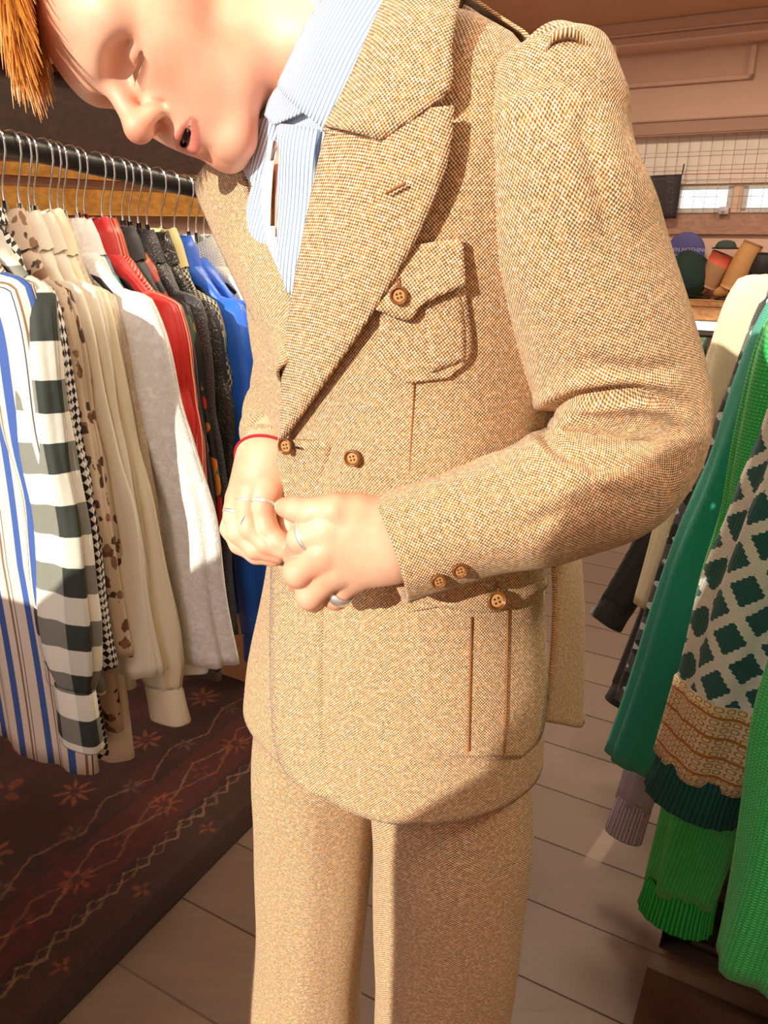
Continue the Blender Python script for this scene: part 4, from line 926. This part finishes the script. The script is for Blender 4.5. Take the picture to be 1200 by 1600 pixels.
            f = [(i * 49 + k, i * 49 + k + 1, (i + 1) * 49 + k + 1, (i + 1) * 49 + k) for i in range(len(pr) - 1) for k in range(48)]
            m = MB(); m.add(v, f, uu); put(m, 'cuff', cuff)
    # collar
    if collar:
        pr = {'stand': [(-.010, 1.0), (.012, .93), (.030, .90), (.032, 1.0), (.012, 1.16), (-.016, 1.30)], 'band': [(-.008, 1.0), (.012, .95), (.026, .93), (.028, .98), (.010, 1.04)], 'round': [(-.012, 1.04), (.0, 1.02), (.012, .96), (.014, .9), (.0, .9)], 'high': [(-.012, 1.0), (.016, .93), (.036, .88), (.039, .98), (.014, 1.16), (-.020, 1.30)]}[collar]
        v = []; uu = []
        for h, k_ in pr:
            for k in range(33):
                q = 2 * PI * k / 32; fr = max(0, math.cos(q)); v.append(O + u * math.sin(q) * neck * k_ - w * math.cos(q) * .030 * k_ * (1 + .25 * fr) + Z * (h - .030 * fr * fr + .012 * rnd.uniform(0, .3))); uu.append((q * .05, h))
        f = [(i * 33 + k, i * 33 + k + 1, (i + 1) * 33 + k + 1, (i + 1) * 33 + k) for i in range(len(pr) - 1) for k in range(32)]
        m = MB(); m.add(v, f, uu); put(m, 'collar', cm_)
    if placket:
        m = MB(); m.grid(lambda s, q: (O + u * (-.016 + .032 * q) - w * (th * (1.05 + .35 * s) + .008) - Z * (.03 + (length - .06) * s), -w), 20, 2, .003); put(m, 'placket', bm_)
        bt = plain(name + '_button', 'd8d2c2', .35, .1, 60)
        for k in range(6):
            m = MB(); m.lathe(O - w * (th * 1.3 + .014) - Z * (.08 + (length - .16) * k / 5), -w, [(0, .002), (.004, .0022), (.0055, .0015), (.0055, 0), (0, 0)], 12); put(m, 'button', bt)
    return t
CHROME = G('chrome_wire', .16, Metallic=1.0).col((.86, .86, .84)).m; BLACKP = plain('black_hanger_plastic', '101012', .45, .2, 30); STEEL = G('rail_steel', .42, Metallic=.6).col(lin('3a3a38')).m
def hanger(R, u, w, rr_, hw, drop, label, group, zc):
    # wire hook over the rail, plastic shoulders below
    u = Vector(u).normalized(); w = Vector(w).normalized(); Z = Vector((0, 0, 1)); t = thing('coat_hanger', label, 'hanger', group, R)
    pts = []; r = rr_ + .0042
    for q in np.linspace(-.35, PI * 1.0, 16): pts.append(R + u * r * math.cos(q) * -1 * -1 + Z * r * math.sin(q))
    # the hook: over the rail, down the aisle side, back to the middle
    pts = [R - u * r * math.cos(q) + Z * r * math.sin(q) for q in np.linspace(-.5, PI * .98, 16)] + [R + u * r * .96 - Z * .012, R + u * r * .55 - Z * (.032), R + u * .003 - Z * (.048), R + u * 0 - Z * (.062), R - Z * (zc - .004)]
    m = MB(); m.tube(pts, .0016, 7); o = m.build('hook', CHROME); o.parent = t; o.matrix_parent_inverse = Matrix.Translation(-R)
    m = MB(); m.tube([R - Z * (zc - .035), R - Z * (zc + .004)], .0042, 10); o = m.build('ferrule', CHROME); o.parent = t; o.matrix_parent_inverse = Matrix.Translation(-R)
    c = R - Z * (zc + .002); m = MB(); L = hw - .03
    m.tube([c + u * x - Z * (drop * .92 * (abs(x) / L) ** 1.25) for x in np.linspace(-L, L, 25)], [.011 + .006 * math.sin(PI * k / 24) for k in range(25)], 10, up=w, flat=.62); o = m.build('shoulder_bar', BLACKP); o.parent = t; o.matrix_parent_inverse = Matrix.Translation(-R)
    return t
# ------------------------------------------------------------------ left rail
RZ0, RZS = 1.462, -.118                                        # height at n = .739 and slope of the sagging rail
def railpt(n): return room(n, -1.0, RZ0 + RZS * (n - .739))
tr_ = thing('clothes_rail', 'black metal clothes rail holding the shirts on the left', 'clothes rail', None, railpt(.9) * 1)
m = MB(); m.tube([railpt(x) for x in np.linspace(.1, 2.2, 8)], .0150, 20); o = m.build('rail', STEEL); o.parent = tr_; o.matrix_parent_inverse = Matrix.Translation(-tr_.location)
for nb in (.14, 2.16):
    q = railpt(nb); m = MB(); m.tube([q, q - EV * .30, room(nb, EW + .002, q.z + .02)], .010, 10); m.lathe(room(nb, EW + .0, q.z + .02), EV, [(0, .006), (.03, .006), (.032, 0)], 18); o = m.build('bracket', STEEL); o.parent = tr_; o.matrix_parent_inverse = Matrix.Translation(-tr_.location)
HX = np.interp
def n_of(px): return float(np.interp(px, [-120, -60, 0, 60, 150, 310, 360], [.635, .686, .739, .798, .897, 1.120, 1.20]))
M = dict(
    blue=stripes('blue_stripe_cotton', 'e4dccb', [(.0, .22, '3f5fa8'), (.45, .52, '8a6a4a'), (.6, .63, '24305c')], .06), ging=gingham(), dots=checker('black_white_check_silk', 'f2f2f2', '121212', .0085), brown=floral('brown_floral_crepe', 'cdbca6', ['6b4a38', '8a6650', '4a382e'], 26, .7, .30),
    cream=COT('cream_cotton', 'ece4c6'), ivory=COT('ivory_cotton', 'e9e4d4'), beige=lace('beige_embroidered', 'd8c8b0', 'eadfcb'), lace=lace('white_lace', 'fbfbf8', 'e9e7e2'), white=COT('white_cotton', 'f3f2f0'), red=satin('red_satin', 'b30f12', 'd8231c', .48), redst=stripes('red_gold_stripe', 'c4221c', [(.0, .18, 'e9a070'), (.5, .62, 'f0c8a0')], .016, .4),
    teal=floral('teal_print_silk', '14475c', ['1f8fa0', '5b3f86', 'c9b8b0'], 16, .4, .36), black=satin('charcoal_velvet', '22242a', '383b42', .6), pais=floral('paisley_print', '1c1e20', ['a8241c', '3f6a48', 'd07a30'], 14, .5, .34), glit=glitter('charcoal_glitter', '34343a', 'a8a8a6', .6, 700), leath=leather('black_leather', '1d1c1a'), hound=checker('grey_check_wool', 'c8c4a8', '2c2c2a', .0045, 0), bluesat=satin('blue_satin', '0c4fd0', '2f7df0', .42),
    wknit=knit('white_knit', 'dfe6df', 'f2f5ee', .004), flor2=floral('grey_floral_cotton', 'a8ada0', ['c4342c', '2f7a4a', 'e8e8e0'], 26, .6, .30), dk=COT('dark_grey_cotton', '2b2a2e'), dotted=floral('grey_spotted_chiffon', '6a6c6e', ['16181a'], 30, .6, .34), yel=COT('pale_yellow_cotton', 'e3d79a'))
G1 = 'garments on the left clothes rail'
# hook px on the rail, shoulder tip px, drop, body length, sleeve length, outward swing, materials, options
LG = [
 (-118, 22, .075, .80, .50, .0, ['blue', 'blue', 'blue'], dict(cuff='blue', collar='stand'), 'shirt', 'cream shirt with blue stripes at the left edge of the picture'),
 (-92, 60, .075, .66, .545, .010, ['ging', 'ging', 'ging'], dict(cuff='ging', gather=True, cuff_len=.095, sr=(.052, .046), collar='stand', fwd=.05), 'blouse', 'dark green and white gingham blouse with a gathered cuff'),
 (-66, 44, .075, .80, .53, .030, ['dots', 'dots', 'dots'], dict(collar='band', flare=.02), 'blouse', 'black and white dotted blouse peeping out under the gingham cuff'),
 (-34, 82, .075, .76, .52, .03, ['brown', 'brown', 'brown'], dict(collar='stand', sr=(.05, .05)), 'shirt', 'beige blouse with brown floral print beside the gingham blouse'),
 (-8, 100, .075, .84, .56, .05, ['ivory', 'ivory', 'ivory'], dict(collar='stand', flare=.0, sr=(.05, .055)), 'shirt', 'ivory shirt with a long straight tail, left of the cream blouse'),
 (17, 118, .075, .70, .56, .055, ['ivory', 'ivory', 'ivory'], dict(collar='stand'), 'shirt', 'off-white shirt with a pleated front hanging behind the ivory shirt'),
 (33, 142, .08, .68, .600, .075, ['cream', 'cream', 'cream'], dict(collar='high', cuff='cream', gather=True, sr=(.056, .046), fwd=.02, cuff_len=.06), 'blouse', 'pale cream blouse with a full sleeve and gathered cuff'),
 (42, 150, .08, .66, .50, .05, ['beige', 'beige', 'beige'], dict(collar='band'), 'blouse', 'beige embroidered blouse between the cream and the lace blouse'),
 (67, 208, .085, .62, .55, .075, ['lace', 'lace', 'lace'], dict(collar='stand', sr=(.056, .062), fwd=.0), 'blouse', 'white lace blouse with a wide flared sleeve'),
 (79, 196, .085, .70, .53, .05, ['white', 'white', 'white'], dict(collar='stand', cuff='white'), 'shirt', 'plain white shirt hanging behind the lace blouse'),
 (88, 205, .09, .62, .53, .08, ['teal', 'teal', 'teal'], dict(collar=None), 'blouse', 'teal and purple printed silk blouse next to the red blouses'),
 (109, 246, .085, .50, .30, .02, ['red', 'red', 'red'], dict(collar='high'), 'blouse', 'glossy plain red satin blouse'),
 (121, 256, .085, .52, .34, .02, ['redst', 'redst', 'redst'], dict(collar='high'), 'blouse', 'red blouse with gold stripes behind the plain red one'),
 (151, 258, .09, .62, .53, .03, ['black', 'black', 'black'], dict(collar='stand'), 'jacket', 'charcoal velvet jacket right of the red blouses'),
 (163, 270, .09, .60, .50, .02, ['pais', 'pais', 'pais'], dict(collar=None), 'blouse', 'black blouse with a red and green paisley print'),
 (180, 288, .085, .66, .56, .015, ['glit', 'glit', 'glit'], dict(collar='stand', sr=(.056, .052)), 'jacket', 'dark grey glitter jacket with a broad straight sleeve'),
 (190, 280, .08, .78, .50, .01, ['dotted', 'dotted', 'dotted'], dict(collar=None), 'blouse', 'grey spotted chiffon blouse with a low hanging hem'),
 (203, 308, .085, .55, .30, .02, ['leath', 'leath', 'leath'], dict(collar='stand'), 'jacket', 'black creased leather jacket beside the grey glitter jacket'),
 (217, 310, .075, .50, .20, .0, ['hound', 'hound', 'yel'], dict(collar='high'), 'jacket', 'grey checked jacket with a pale yellow collar'),
 (240, 356, .085, .64, .60, .045, ['bluesat', 'bluesat', 'bluesat'], dict(collar='stand', cuff='bluesat', sr=(.052, .050)), 'jacket', 'bright blue satin jacket nearest the brown tweed lapel'),
 (262, 376, .085, .62, .58, .05, ['bluesat', 'bluesat', 'bluesat'], dict(collar=None, sr=(.05, .045)), 'jacket', 'second bright blue satin garment behind the first'),
 (286, 395, .07, .50, .30, .02, ['wknit', 'wknit', 'wknit'], dict(collar='high'), 'sweater', 'white knitted sweater shoulder behind the blue satin'),
 (300, 402, .075, .55, .40, .02, ['flor2', 'flor2', 'flor2'], dict(collar='stand'), 'shirt', 'grey floral shirt at the tweed lapel'),
 (314, 420, .08, .70, .58, .03, ['dk', 'dk', 'dk'], dict(collar='stand'), 'jacket', 'dark grey jacket half hidden behind the tweed lapel'),
]
for i, (hx, tx, drop, ln, sl, out, mk, op, cat, lab) in enumerate(LG):
    R = railpt(n_of(hx)); zc = .108; best = min(np.linspace(.10, .30, 101), key=lambda h: abs(PX(R + EV * h - Vector((0, 0, zc + drop)))[0] - tx)); op = dict(op)
    if 'cuff' in op: op['cuff'] = M[op['cuff']]
    garment(cat + '_on_hanger' if cat != 'shirt' else 'shirt_on_hanger', lab, cat, R - Vector((0, 0, zc + .012)), EV, NV, float(best), drop, ln, sl, [M[k] for k in mk], G1, out=out, seed=i, th=.012, waves=.004, **op)
    hanger(R, EV, NV, .0150, float(best), drop, 'black hanger with chrome hook carrying the ' + lab.split(' with ')[0].split(' behind ')[0].split(' beside ')[0].split(' between ')[0].split(' hanging ')[0].split(' next ')[0].split(' right of ')[0].split(' peeping ')[0].split(' at the ')[0].split(' nearest ')[0].split(' half ')[0], 'hangers on the left rail', zc)
# ================================================================== RIGHT RAIL: KNITWEAR
def rib(name, c1, c2):
    g = G('rib_' + name, .9); u, v, vec = g.uv(); k = g.wave(u, .0072); g.col(g.mix(g.step(k, -.6, .5), c1, c2)); g.bump(g.m_('ADD', k, g.m_('MULTIPLY', g.wave(v, .004), .25)), .5, .003); return g.m
def navyblock(g, c, st_):
    u, v, vec = g.uv(); z = g.m_('ABSOLUTE', g.m_('SUBTRACT', g.m_('FRACT', g.m_('DIVIDE', u, .05)), .5)); f = g.m_('ADD', v, g.m_('MULTIPLY', z, .06))
    return g.mix(g.m_('MULTIPLY', g.step(f, -.655, -.652), g.m_('SUBTRACT', 1.0, g.step(f, -.565, -.562))), c, '1a2050')
def barpatch(g, c, st_):
    u, v, vec = g.uv(); b = g.m_('MULTIPLY', g.step(v, -.235, -.233), g.m_('SUBTRACT', 1.0, g.step(v, -.165, -.163))); k = g.mix(g.step(g.wave(u, .022), .45, .55), 'e6dcb8', '171512'); return g.mix(b, c, k)
def goldband(g, c, st_):
    u, v, vec = g.uv(); a = g.m_('MULTIPLY', g.wave(u, .024), g.wave(v, .020)); r = g.m_('ABSOLUTE', a); c = g.mix(g.m_('MULTIPLY', g.step(r, .25, .32), g.m_('SUBTRACT', 1.0, g.step(r, .62, .70))), c, 'c8862c')
    f = g.m_('ABSOLUTE', g.wave(v, .064, 1.9)); return g.mix(g.step(f, .965, .985), c, 'b8761c')
K = dict(black=knit('black_knit', '080706', '12100e', .004, extra=barpatch), black2=knit('plain_black_knit', '080706', '110f0d', .004), cream=knit('cream_angora', 'e8dcae', 'f6efcc', .003), grey=knit('grey_fairisle', '3f4245', '6a6e70', .0035, extra=fairisle), teal=knit('teal_fine_knit', '0d9684', '1fbfa6', .0022, .9), gmet=knit('green_lurex_knit', '075f35', '12a05a', .005, .6, '4cf09a'),
    lav=knit('lavender_knit', 'a9a4c4', 'c8c4dc', .004, extra=navyblock), lavr=rib('lavender', '9b96b4', 'cfcbe0'), diam=knit('lozenge_knit', '0d4f50', '14696a', .0028, .9, None, lozenge), tealr=rib('dark_teal', '0c4a4a', '156363'), gold=knit('cream_gold_band', 'e6d8b4', 'f4ead0', .003, extra=goldband), lime=knit('bright_green_lurex', '0fae48', '2fe070', .0046, .7, '9cffc4'), limer=rib('bright_green', '0a8f38', '2ad664'), blue=satin('cobalt_wool', '0a2f9c', '1d4fd0', .8), dteal=rib('emerald', '04705a', '0a9478'))
BR = .16
def rrail(n): return room(n, BR - .01 + .95 * max(0, 1.16 - n) ** 1.05, 1.44)
t_ = thing('clothes_rail', 'black metal clothes rail holding the knitwear on the right', 'clothes rail', None, rrail(1.2))
m = MB(); m.tube([rrail(x) for x in np.linspace(.66, 2.5, 24)], .014, 18); o = m.build('rail', STEEL); o.parent = t_; o.matrix_parent_inverse = Matrix.Translation(-t_.location)
for nb in (.68, 2.48):
    m = MB(); q = rrail(nb); m.tube([q, Vector((q.x, q.y, .03))], .013, 12); m.tube([Vector((q.x, q.y, .02)) - EV * .0, Vector((q.x, q.y, .02)) + EV * .30], .013, 10); m.tube([Vector((q.x, q.y, .02)), Vector((q.x, q.y, .02)) - EV * .12], .013, 10); o = m.build('stand_leg', STEEL); o.parent = t_; o.matrix_parent_inverse = Matrix.Translation(-t_.location)
G2 = 'knitwear on the right clothes rail'
RG = [  # n, cuff px, py, cuff n, shoulder half width, sleeve radii, materials, options
 (1.86, (962, 948), 1.74, .20, (.060, .040), ['black2', 'black2', 'black2'], dict(cuff='black2'), 'sweater', 'plain black sweater with the farthest cuff, under the tweed elbow'),
 (1.74, (985, 1078), 1.66, .20, (.060, .042), ['black', 'black', 'black'], dict(cuff='black2'), 'sweater', 'black sweater with a cream and black bar pattern below the tweed elbow'),
 (1.60, (1006, 948), 1.56, .265, (.066, .022), ['cream', 'cream', 'cream'], dict(collar='round', flatf=.5), 'sweater', 'fluffy cream sweater with a rounded shoulder at the tweed elbow'),
 (1.50, (990, 1105), 1.46, .21, (.055, .036), ['grey', 'grey', 'grey'], dict(), 'sweater', 'grey and black patterned sweater showing as a strip beside the teal one'),
 (1.36, (990, 1258), 1.32, .19, (.052, .034), ['lav', 'lav', 'lav'], dict(cuff='lavr', cuff_len=.09), 'sweater', 'lavender sweater with a navy block and ribbed cuff'),
 (1.28, (984, 1192), 1.22, .185, (.064, .042), ['teal', 'teal', 'teal'], dict(flatf=.6), 'sweater', 'plain smooth teal sweater with a long sleeve'),
 (1.22, (1105, 1150), 1.20, .165, (.050, .044), ['gmet', 'gmet', 'gmet'], dict(), 'cardigan', 'dark green sparkling cardigan between the teal and the lozenge sweater'),
 (1.06, (1098, 1205), 1.03, .20, (.070, .062), ['diam', 'diam', 'diam'], dict(cuff='tealr', cuff_len=.07, band=('gold', .80, 1.0), flatf=.62), 'sweater', 'dark teal sweater with white lozenges and a gold patterned band'),
 (1.10, (1150, 1285), 1.09, .17, (.04, .036), ['blue', 'blue', 'blue'], dict(), 'jacket', 'cobalt blue woollen jacket showing under the lozenge sweater'),
 (1.12, (1064, 1390), 1.12, .19, (.070, .056), ['lime', 'lime', 'lime'], dict(cuff='limer', cuff_len=.075, flatf=.6), 'cardigan', 'bright green sparkling cardigan with a ribbed cuff'),
 (.90, (1216, 1515), .90, .275, (.088, .080), ['lime', 'lime', 'lime'], dict(flatf=.7), 'cardigan', 'bright green sparkling sleeve cut by the right edge of the picture'),
]
for i, (n, cpx, cn, hw, sr, mk, op, cat, lab) in enumerate(RG):
    op = dict(op)
    if 'cuff' in op: op['cuff'] = K[op['cuff']]
    if 'band' in op: op['band'] = (K[op['band'][0]],) + op['band'][1:]
    R = rrail(n); zc = .105; Cw = PN(*cpx, cn); drop = .075
    garment(cat + '_on_hanger', lab, cat, R - Vector((0, 0, zc + .012)), -EV, NV, hw, drop, .66, .55, [K[k] for k in mk], G2, C=Cw, sr=sr, seed=50 + i, th=.026, **dict(dict(collar='round'), **op))
    hanger(R, -EV, NV, .014, hw, drop, 'black hanger with chrome hook carrying the ' + ' '.join(lab.split(' ')[:6]), 'hangers on the right rail', zc)
# a black and gold padded hanger top over the cream sweater
# ------------------------------------------------------------------ on the floor
bxm = plain('black_case_plastic', '2a2a2e', .38, .12, 30); c = room(1.30, .30, .13); t_ = thing('storage_case', 'dark grey storage case with a ridged lid on the floor under the green cardigans', 'storage case', None, room(1.52, .26, 0))
def cpart(m, nm, mat): o = m.build(nm, mat); o.parent = t_; o.matrix_parent_inverse = Matrix.Translation(-t_.location); return o
m = MB(); m.box(room(1.52, .26, .085), NV * .22, EV * .30, Vector((0, 0, .083)), .035); cpart(m, 'case_body', bxm)
m = MB(); m.box(room(1.52, .26, .182), NV * .225, EV * .305, Vector((0, 0, .022)), .018); cpart(m, 'lid', bxm)
m = MB(); m.tube([room(1.292, -.02, .158), room(1.292, .54, .158)], .004, 8); cpart(m, 'lid_edge', G('grey_edge', .25, Metallic=.6).col((.5, .5, .52)).m)
m = MB(); m.tube([room(1.296, -.02, .014), room(1.296, .54, .014)], .010, 8); cpart(m, 'base_rim', bxm)
CARD = plain('cardboard', 'b58a62', .85, .1, 12, .1, 'o'); t_ = thing('cardboard_box', 'open brown cardboard box on the rug behind the hanging hems', 'box', None, room(1.75, -1.42, 0))
m = MB(); rbox(m, 1.60, 1.95, -1.70, -1.24, .012, .022)
for a in ((1.60, 1.606, -1.70, -1.24), (1.944, 1.95, -1.70, -1.24), (1.60, 1.95, -1.70, -1.694), (1.60, 1.95, -1.246, -1.24)): rbox(m, *a, .012, .30)
o = cpart(m, 'box_walls', CARD)
m = MB(); m.box(room(1.78, -1.20, .27), NV * .17, (EV * .06 - Vector((0, 0, .055))), (EV * .055 + Vector((0, 0, .06))).normalized() * .002); m.box(room(1.57, -1.47, .33), (NV * .05 - Vector((0, 0, .06))), EV * .22, (NV * .06 + Vector((0, 0, .05))).normalized() * .002); cpart(m, 'box_flaps', CARD)
# ------------------------------------------------------------------ back wall things
def W(px, py, n=NW - .03): return PN(px, py, n)
def wthing(name, label, cat, loc, group=None): return thing(name, label, cat, group, loc)
def wp(t, m, nm, mat, **kw): o = m.build(nm, mat, **kw); o.parent = t; o.matrix_parent_inverse = Matrix.Translation(-t.location); return o
up = Vector((0, 0, 1))
# wire grid panel
t = wthing('wire_grid', 'thin wire display grid hanging in front of the white boarding', 'wire grid', room(NW - .06, 0, 1.40)); WIRE = G('grid_wire', .4, Metallic=.7).col(lin('a8988c')).m
for k in range(34):
    e = -2.04 + k * .066; m = MB(); m.tube([room(NW - .06, e, 1.42), room(NW - .06, e, 1.875)], .0016, 5); wp(t, m, 'wire', WIRE)
for z in (1.45, 1.52, 1.62, 1.70, 1.78, 1.86): m = MB(); m.tube([room(NW - .062, -2.05, z), room(NW - .062, .2, z)], .0018, 5); wp(t, m, 'cross_wire', WIRE)
# red cord
m = MB(); m.tube([W(1066, 272.5, NW - .08), W(1130, 271, NW - .08), W(1215, 270, NW - .08)], .0022, 6); m.build('cord', plain('red_string', 'a8343c', .8), label='thin red cord stretched above the small windows', cat='cord')
# black poster on a hook
g = G('poster_print', .6); u, v, vec = g.uv(); n_ = g.noise(60, vec, 4, .7); rowm = g.m_('MULTIPLY', g.step(g.wave(v, .11), .3, .5), g.step(n_, .52, .62)); g.col(g.mix(g.m_('MULTIPLY', rowm, .5), '2a2628', '6a666c'))
t = wthing('poster', 'black poster with faint grey lettering hanging left of the bright window', 'poster', W(1035, 340, NW - .10))
A_, B_, C_, D_ = W(985, 276, NW - .10), W(1066, 272, NW - .10), W(1056, 341, NW - .10), W(985, 343, NW - .10)
m = MB(); m.grid(lambda s, q: ((A_.lerp(D_, s)).lerp(B_.lerp(C_, s), q) - NV * .004 * math.sin(PI * s), -NV), 8, 6, .003); wp(t, m, 'sheet', g.m)
m = MB(); m.tube([B_, W(1069, 256, NW - .09)], .004, 6); wp(t, m, 'hook', STEEL)
# small alarm box on the ledge
m = MB(); q = W(1131, 329, NW - .05); m.box(q, EV * .028, NV * .02, up * .022, .005); m.lathe(q - NV * .02, -NV, [(0, .01), (.012, .008), (.014, 0)], 14); m.build('sensor_box', plain('sensor_plastic', 'c8c4c8', .5), label='small grey box fixed under the window frame', cat='sensor')
# boot shelf
t = wthing('boot_shelf', 'pine shelf carrying the boots on the back wall', 'shelf', room(NW - .2, 0, .86)); zs = W(1100, 469, NW - .34).z
m = MB(); rbox(m, NW - .36, NW - .01, -2.0, 1.6, zs - .035, zs, .004); wp(t, m, 'board', WSHELF, smooth=False)
m = MB(); rbox(m, NW - .37, NW - .34, -2.0, 1.6, zs - .115, zs - .045, .004); wp(t, m, 'front_rail', WSHELF, smooth=False)
for e in (-1.9, -.2, 1.5): m = MB(); rbox(m, NW - .33, NW - .01, e, e + .025, zs - .20, zs - .036, .003); wp(t, m, 'bracket', WSHELF, smooth=False)
g = G('strip_light_glow'); g.b.inputs['Emission Color'].default_value = (1, .96, .9, 1); g.b.inputs['Emission Strength'].default_value = 2.2
t = wthing('strip_light', 'white strip light under the boot shelf', 'lamp', room(NW - .40, -.4, zs - .16)); m = MB(); rbox(m, NW - .42, NW - .38, -1.6, .7, zs - .165, zs - .13, .006); wp(t, m, 'tube_light', g.m, smooth=False); m = MB(); rbox(m, NW - .38, NW - .335, -1.62, .72, zs - .16, zs - .125, .003); wp(t, m, 'housing', FRAME, smooth=False)
# boots: a foot, a shaft along a bent path, a sole, and a top band
def boot(name, label, foot, ankle, top, r, mat, top_mat=None, n0=NW - .22, extra=None):
    f_, a_, tp = (W(*q, n0) for q in (foot, ankle, top)); t = wthing(name, label, 'boot', Vector((a_.x, a_.y, zs)), 'boots on the pine shelf')
    d = (tp - a_); m = MB(); pts = spline([a_ - d * .02, a_ + d * .35, a_ + d * .7, tp], 14); m.tube([Vector(x) for x in pts], [r * (.86 + .22 * math.sin(.4 + 2.4 * k / 13)) for k in range(14)], 18); wp(t, m, 'shaft', mat)
    m = MB(); hd = (a_ - f_).normalized(); z_ = Vector((0, 0, zs + .03)); m.tube([Vector((*(f_ + (a_ - f_) * s_).xy, zs + .012 + h_)) for s_, h_ in ((-.05, .018), (.05, .026), (.3, .032), (.6, .044), (.85, .06), (1.1, .07), (1.22, .05))], [.010, .026, .033, .038, .044, .048, .03], 14, up=(0, 0, 1), flat=.9); wp(t, m, 'foot', mat)
    m = MB(); m.tube([Vector((*(f_ + (a_ - f_) * s_).xy, zs + .006)) for s_ in (-.05, .2, .6, 1.0, 1.2)], [.012, .030, .030, .034, .022], 12, up=(0, 0, 1), flat=1.1) ; m.v = [(x, y, zs + .001 + max(0, min(.011, z - zs + .006))) for x, y, z in m.v]; wp(t, m, 'sole', BLACKP)
    if top_mat: m = MB(); m.tube([a_ + d * .66, a_ + d * .82, tp + d * .01], [r * 1.06, r * 1.08, r * 1.10], 18); wp(t, m, 'cuff', top_mat)
    if extra:
        for p in extra: m = MB(); m.lathe(W(*p, n0 - r * 1.1), -NV, [(0, .008), (.008, .006), (.010, 0)], 10); wp(t, m, 'stud', SILVER)
    return t
TAN = plain('tan_suede', 'a9825e', .85, .15, 14, .2, 'o'); TAN2 = plain('honey_leather', 'c2925c', .6, .15, 12, .2, 'o'); BLK = plain('black_boot_leather', '1c1b1c', .45, .2, 14, .2, 'o'); CORAL = plain('coral_lining', 'd0604a', .8, .15, 20, 0, 'o')
boot('ankle_boot', 'tan suede boot with a coral top, toe pointing left', (1072, 455), (1105, 447), (1132, 398), .070, TAN, CORAL)
boot('knee_boot', 'honey leather boot with a leaning shaft beside the coral topped boot', (1118, 458), (1140, 450), (1178, 380), .062, TAN2, None, NW - .27)
boot('biker_boot', 'black leather boot with silver studs at the right edge of the shelf', (1155, 462), (1185, 445), (1196, 395), .085, BLK, None, NW - .24, [(1154, 445), (1166, 447), (1176, 436)])
# round blue sign with two lines of writing, on a dark hat
t = wthing('round_sign', 'round blue sign with two lines of pale lettering behind the dark cap', 'sign', W(1071, 440, NW - .06)); q = W(1071, 393, NW - .10); R_ = .118; BL = plain('sign_blue', '4a4a86', .6, .1, 8, 0, 'o')
m = MB(); m.lathe(q, -NV, [(0, .012), (R_ - .006, .012), (R_, .008), (R_, 0), (0, 0)], 40); wp(t, m, 'disc', BL)
m = MB(); m.tube([q + NV * .01, Vector((q.x, q.y, zs)) + NV * .01], .008, 8); wp(t, m, 'stand', STEEL)
for k, tx in enumerate(('WHEN NOTHING', 'GOES RIGHT')):
    cu = bpy.data.curves.new('lettering', 'FONT'); cu.body = tx; cu.size = .034; cu.align_x = 'CENTER'; cu.extrude = .0008; cu.materials.append(plain('sign_lettering', 'b8b0d8', .6, .05)); o = bpy.data.objects.new('lettering', cu); COL.objects.link(o)
    me_ = bpy.data.meshes.new_from_object(o.evaluated_get(bpy.context.evaluated_depsgraph_get())); COL.objects.unlink(o); o = bpy.data.objects.new('lettering', me_); COL.objects.link(o)
    o.rotation_euler = (PI / 2, 0, -ROOM); o.location = q - NV * .0135 + up * (.000 - k * .042); o.parent = t; o.matrix_parent_inverse = Matrix.Translation(-t.location)
t = wthing('cap', 'dark green cap leaning against the round blue sign', 'cap', W(1075, 468, NW - .26)); q = W(1080, 428, NW - .24); GRN = plain('dark_green_felt', '16302a', .9, .2, 20, .2, 'o')
ax = (Vector((.35, -.75, .35))).normalized(); m = MB(); m.lathe(q, ax, [(.135, 0), (.13, .03), (.10, .07), (.05, .09), (0, .094)], 28); wp(t, m, 'crown', GRN); m = MB(); m.lathe(q, ax, [(.10, -.004), (.15, -.002), (.152, .003), (.13, .008)], 28); wp(t, m, 'brim', GRN)
t = wthing('peaked_cap', 'dark grey cap resting on top of the coral topped boot', 'cap', W(1134, 392, NW - .22)); q = W(1134, 386, NW - .22); m = MB(); m.lathe(q - up * .01, up, [(.062, 0), (.060, .02), (.045, .042), (.02, .05), (0, .051)], 22); wp(t, m, 'crown', plain('grey_green_felt', '3c4a44', .9, .1, 20)); m = MB(); m.lathe(q - up * .012, up, [(.05, 0), (.080, .002), (.081, .008), (.06, .012)], 22); wp(t, m, 'brim', BLACKP)
# clothes hanging under the shelf, far away
FARC = [('7a9a78', 'pale green'), ('a8605a', 'dusty pink'), ('5a7a5a', 'moss green'), ('2a2422', 'black'), ('b0a088', 'sand coloured'), ('50392c', 'brown')]
m = MB(); m.tube([room(NW - .45, -1.7, .72), room(NW - .45, 1.0, .72)], .012, 10); m.build('far_rail', STEEL, label='steel rail under the boot shelf', cat='clothes rail')
for k in range(9):
    cc, nm = FARC[k % 6]; e = -1.15 + k * .085; O = room(NW - .45, e, .69)
    garment('far_garment', '%s garment on the rail under the boot shelf, %s from the left' % (nm, ('first', 'second', 'third', 'fourth', 'fifth', 'sixth', 'seventh', 'eighth', 'ninth')[k]), 'garment', O, -NV, EV, .19, .06, .55, .40, [COT('far_cloth_%d' % k, cc)], 'garments under the boot shelf', seed=90 + k, th=.02, collar='round')
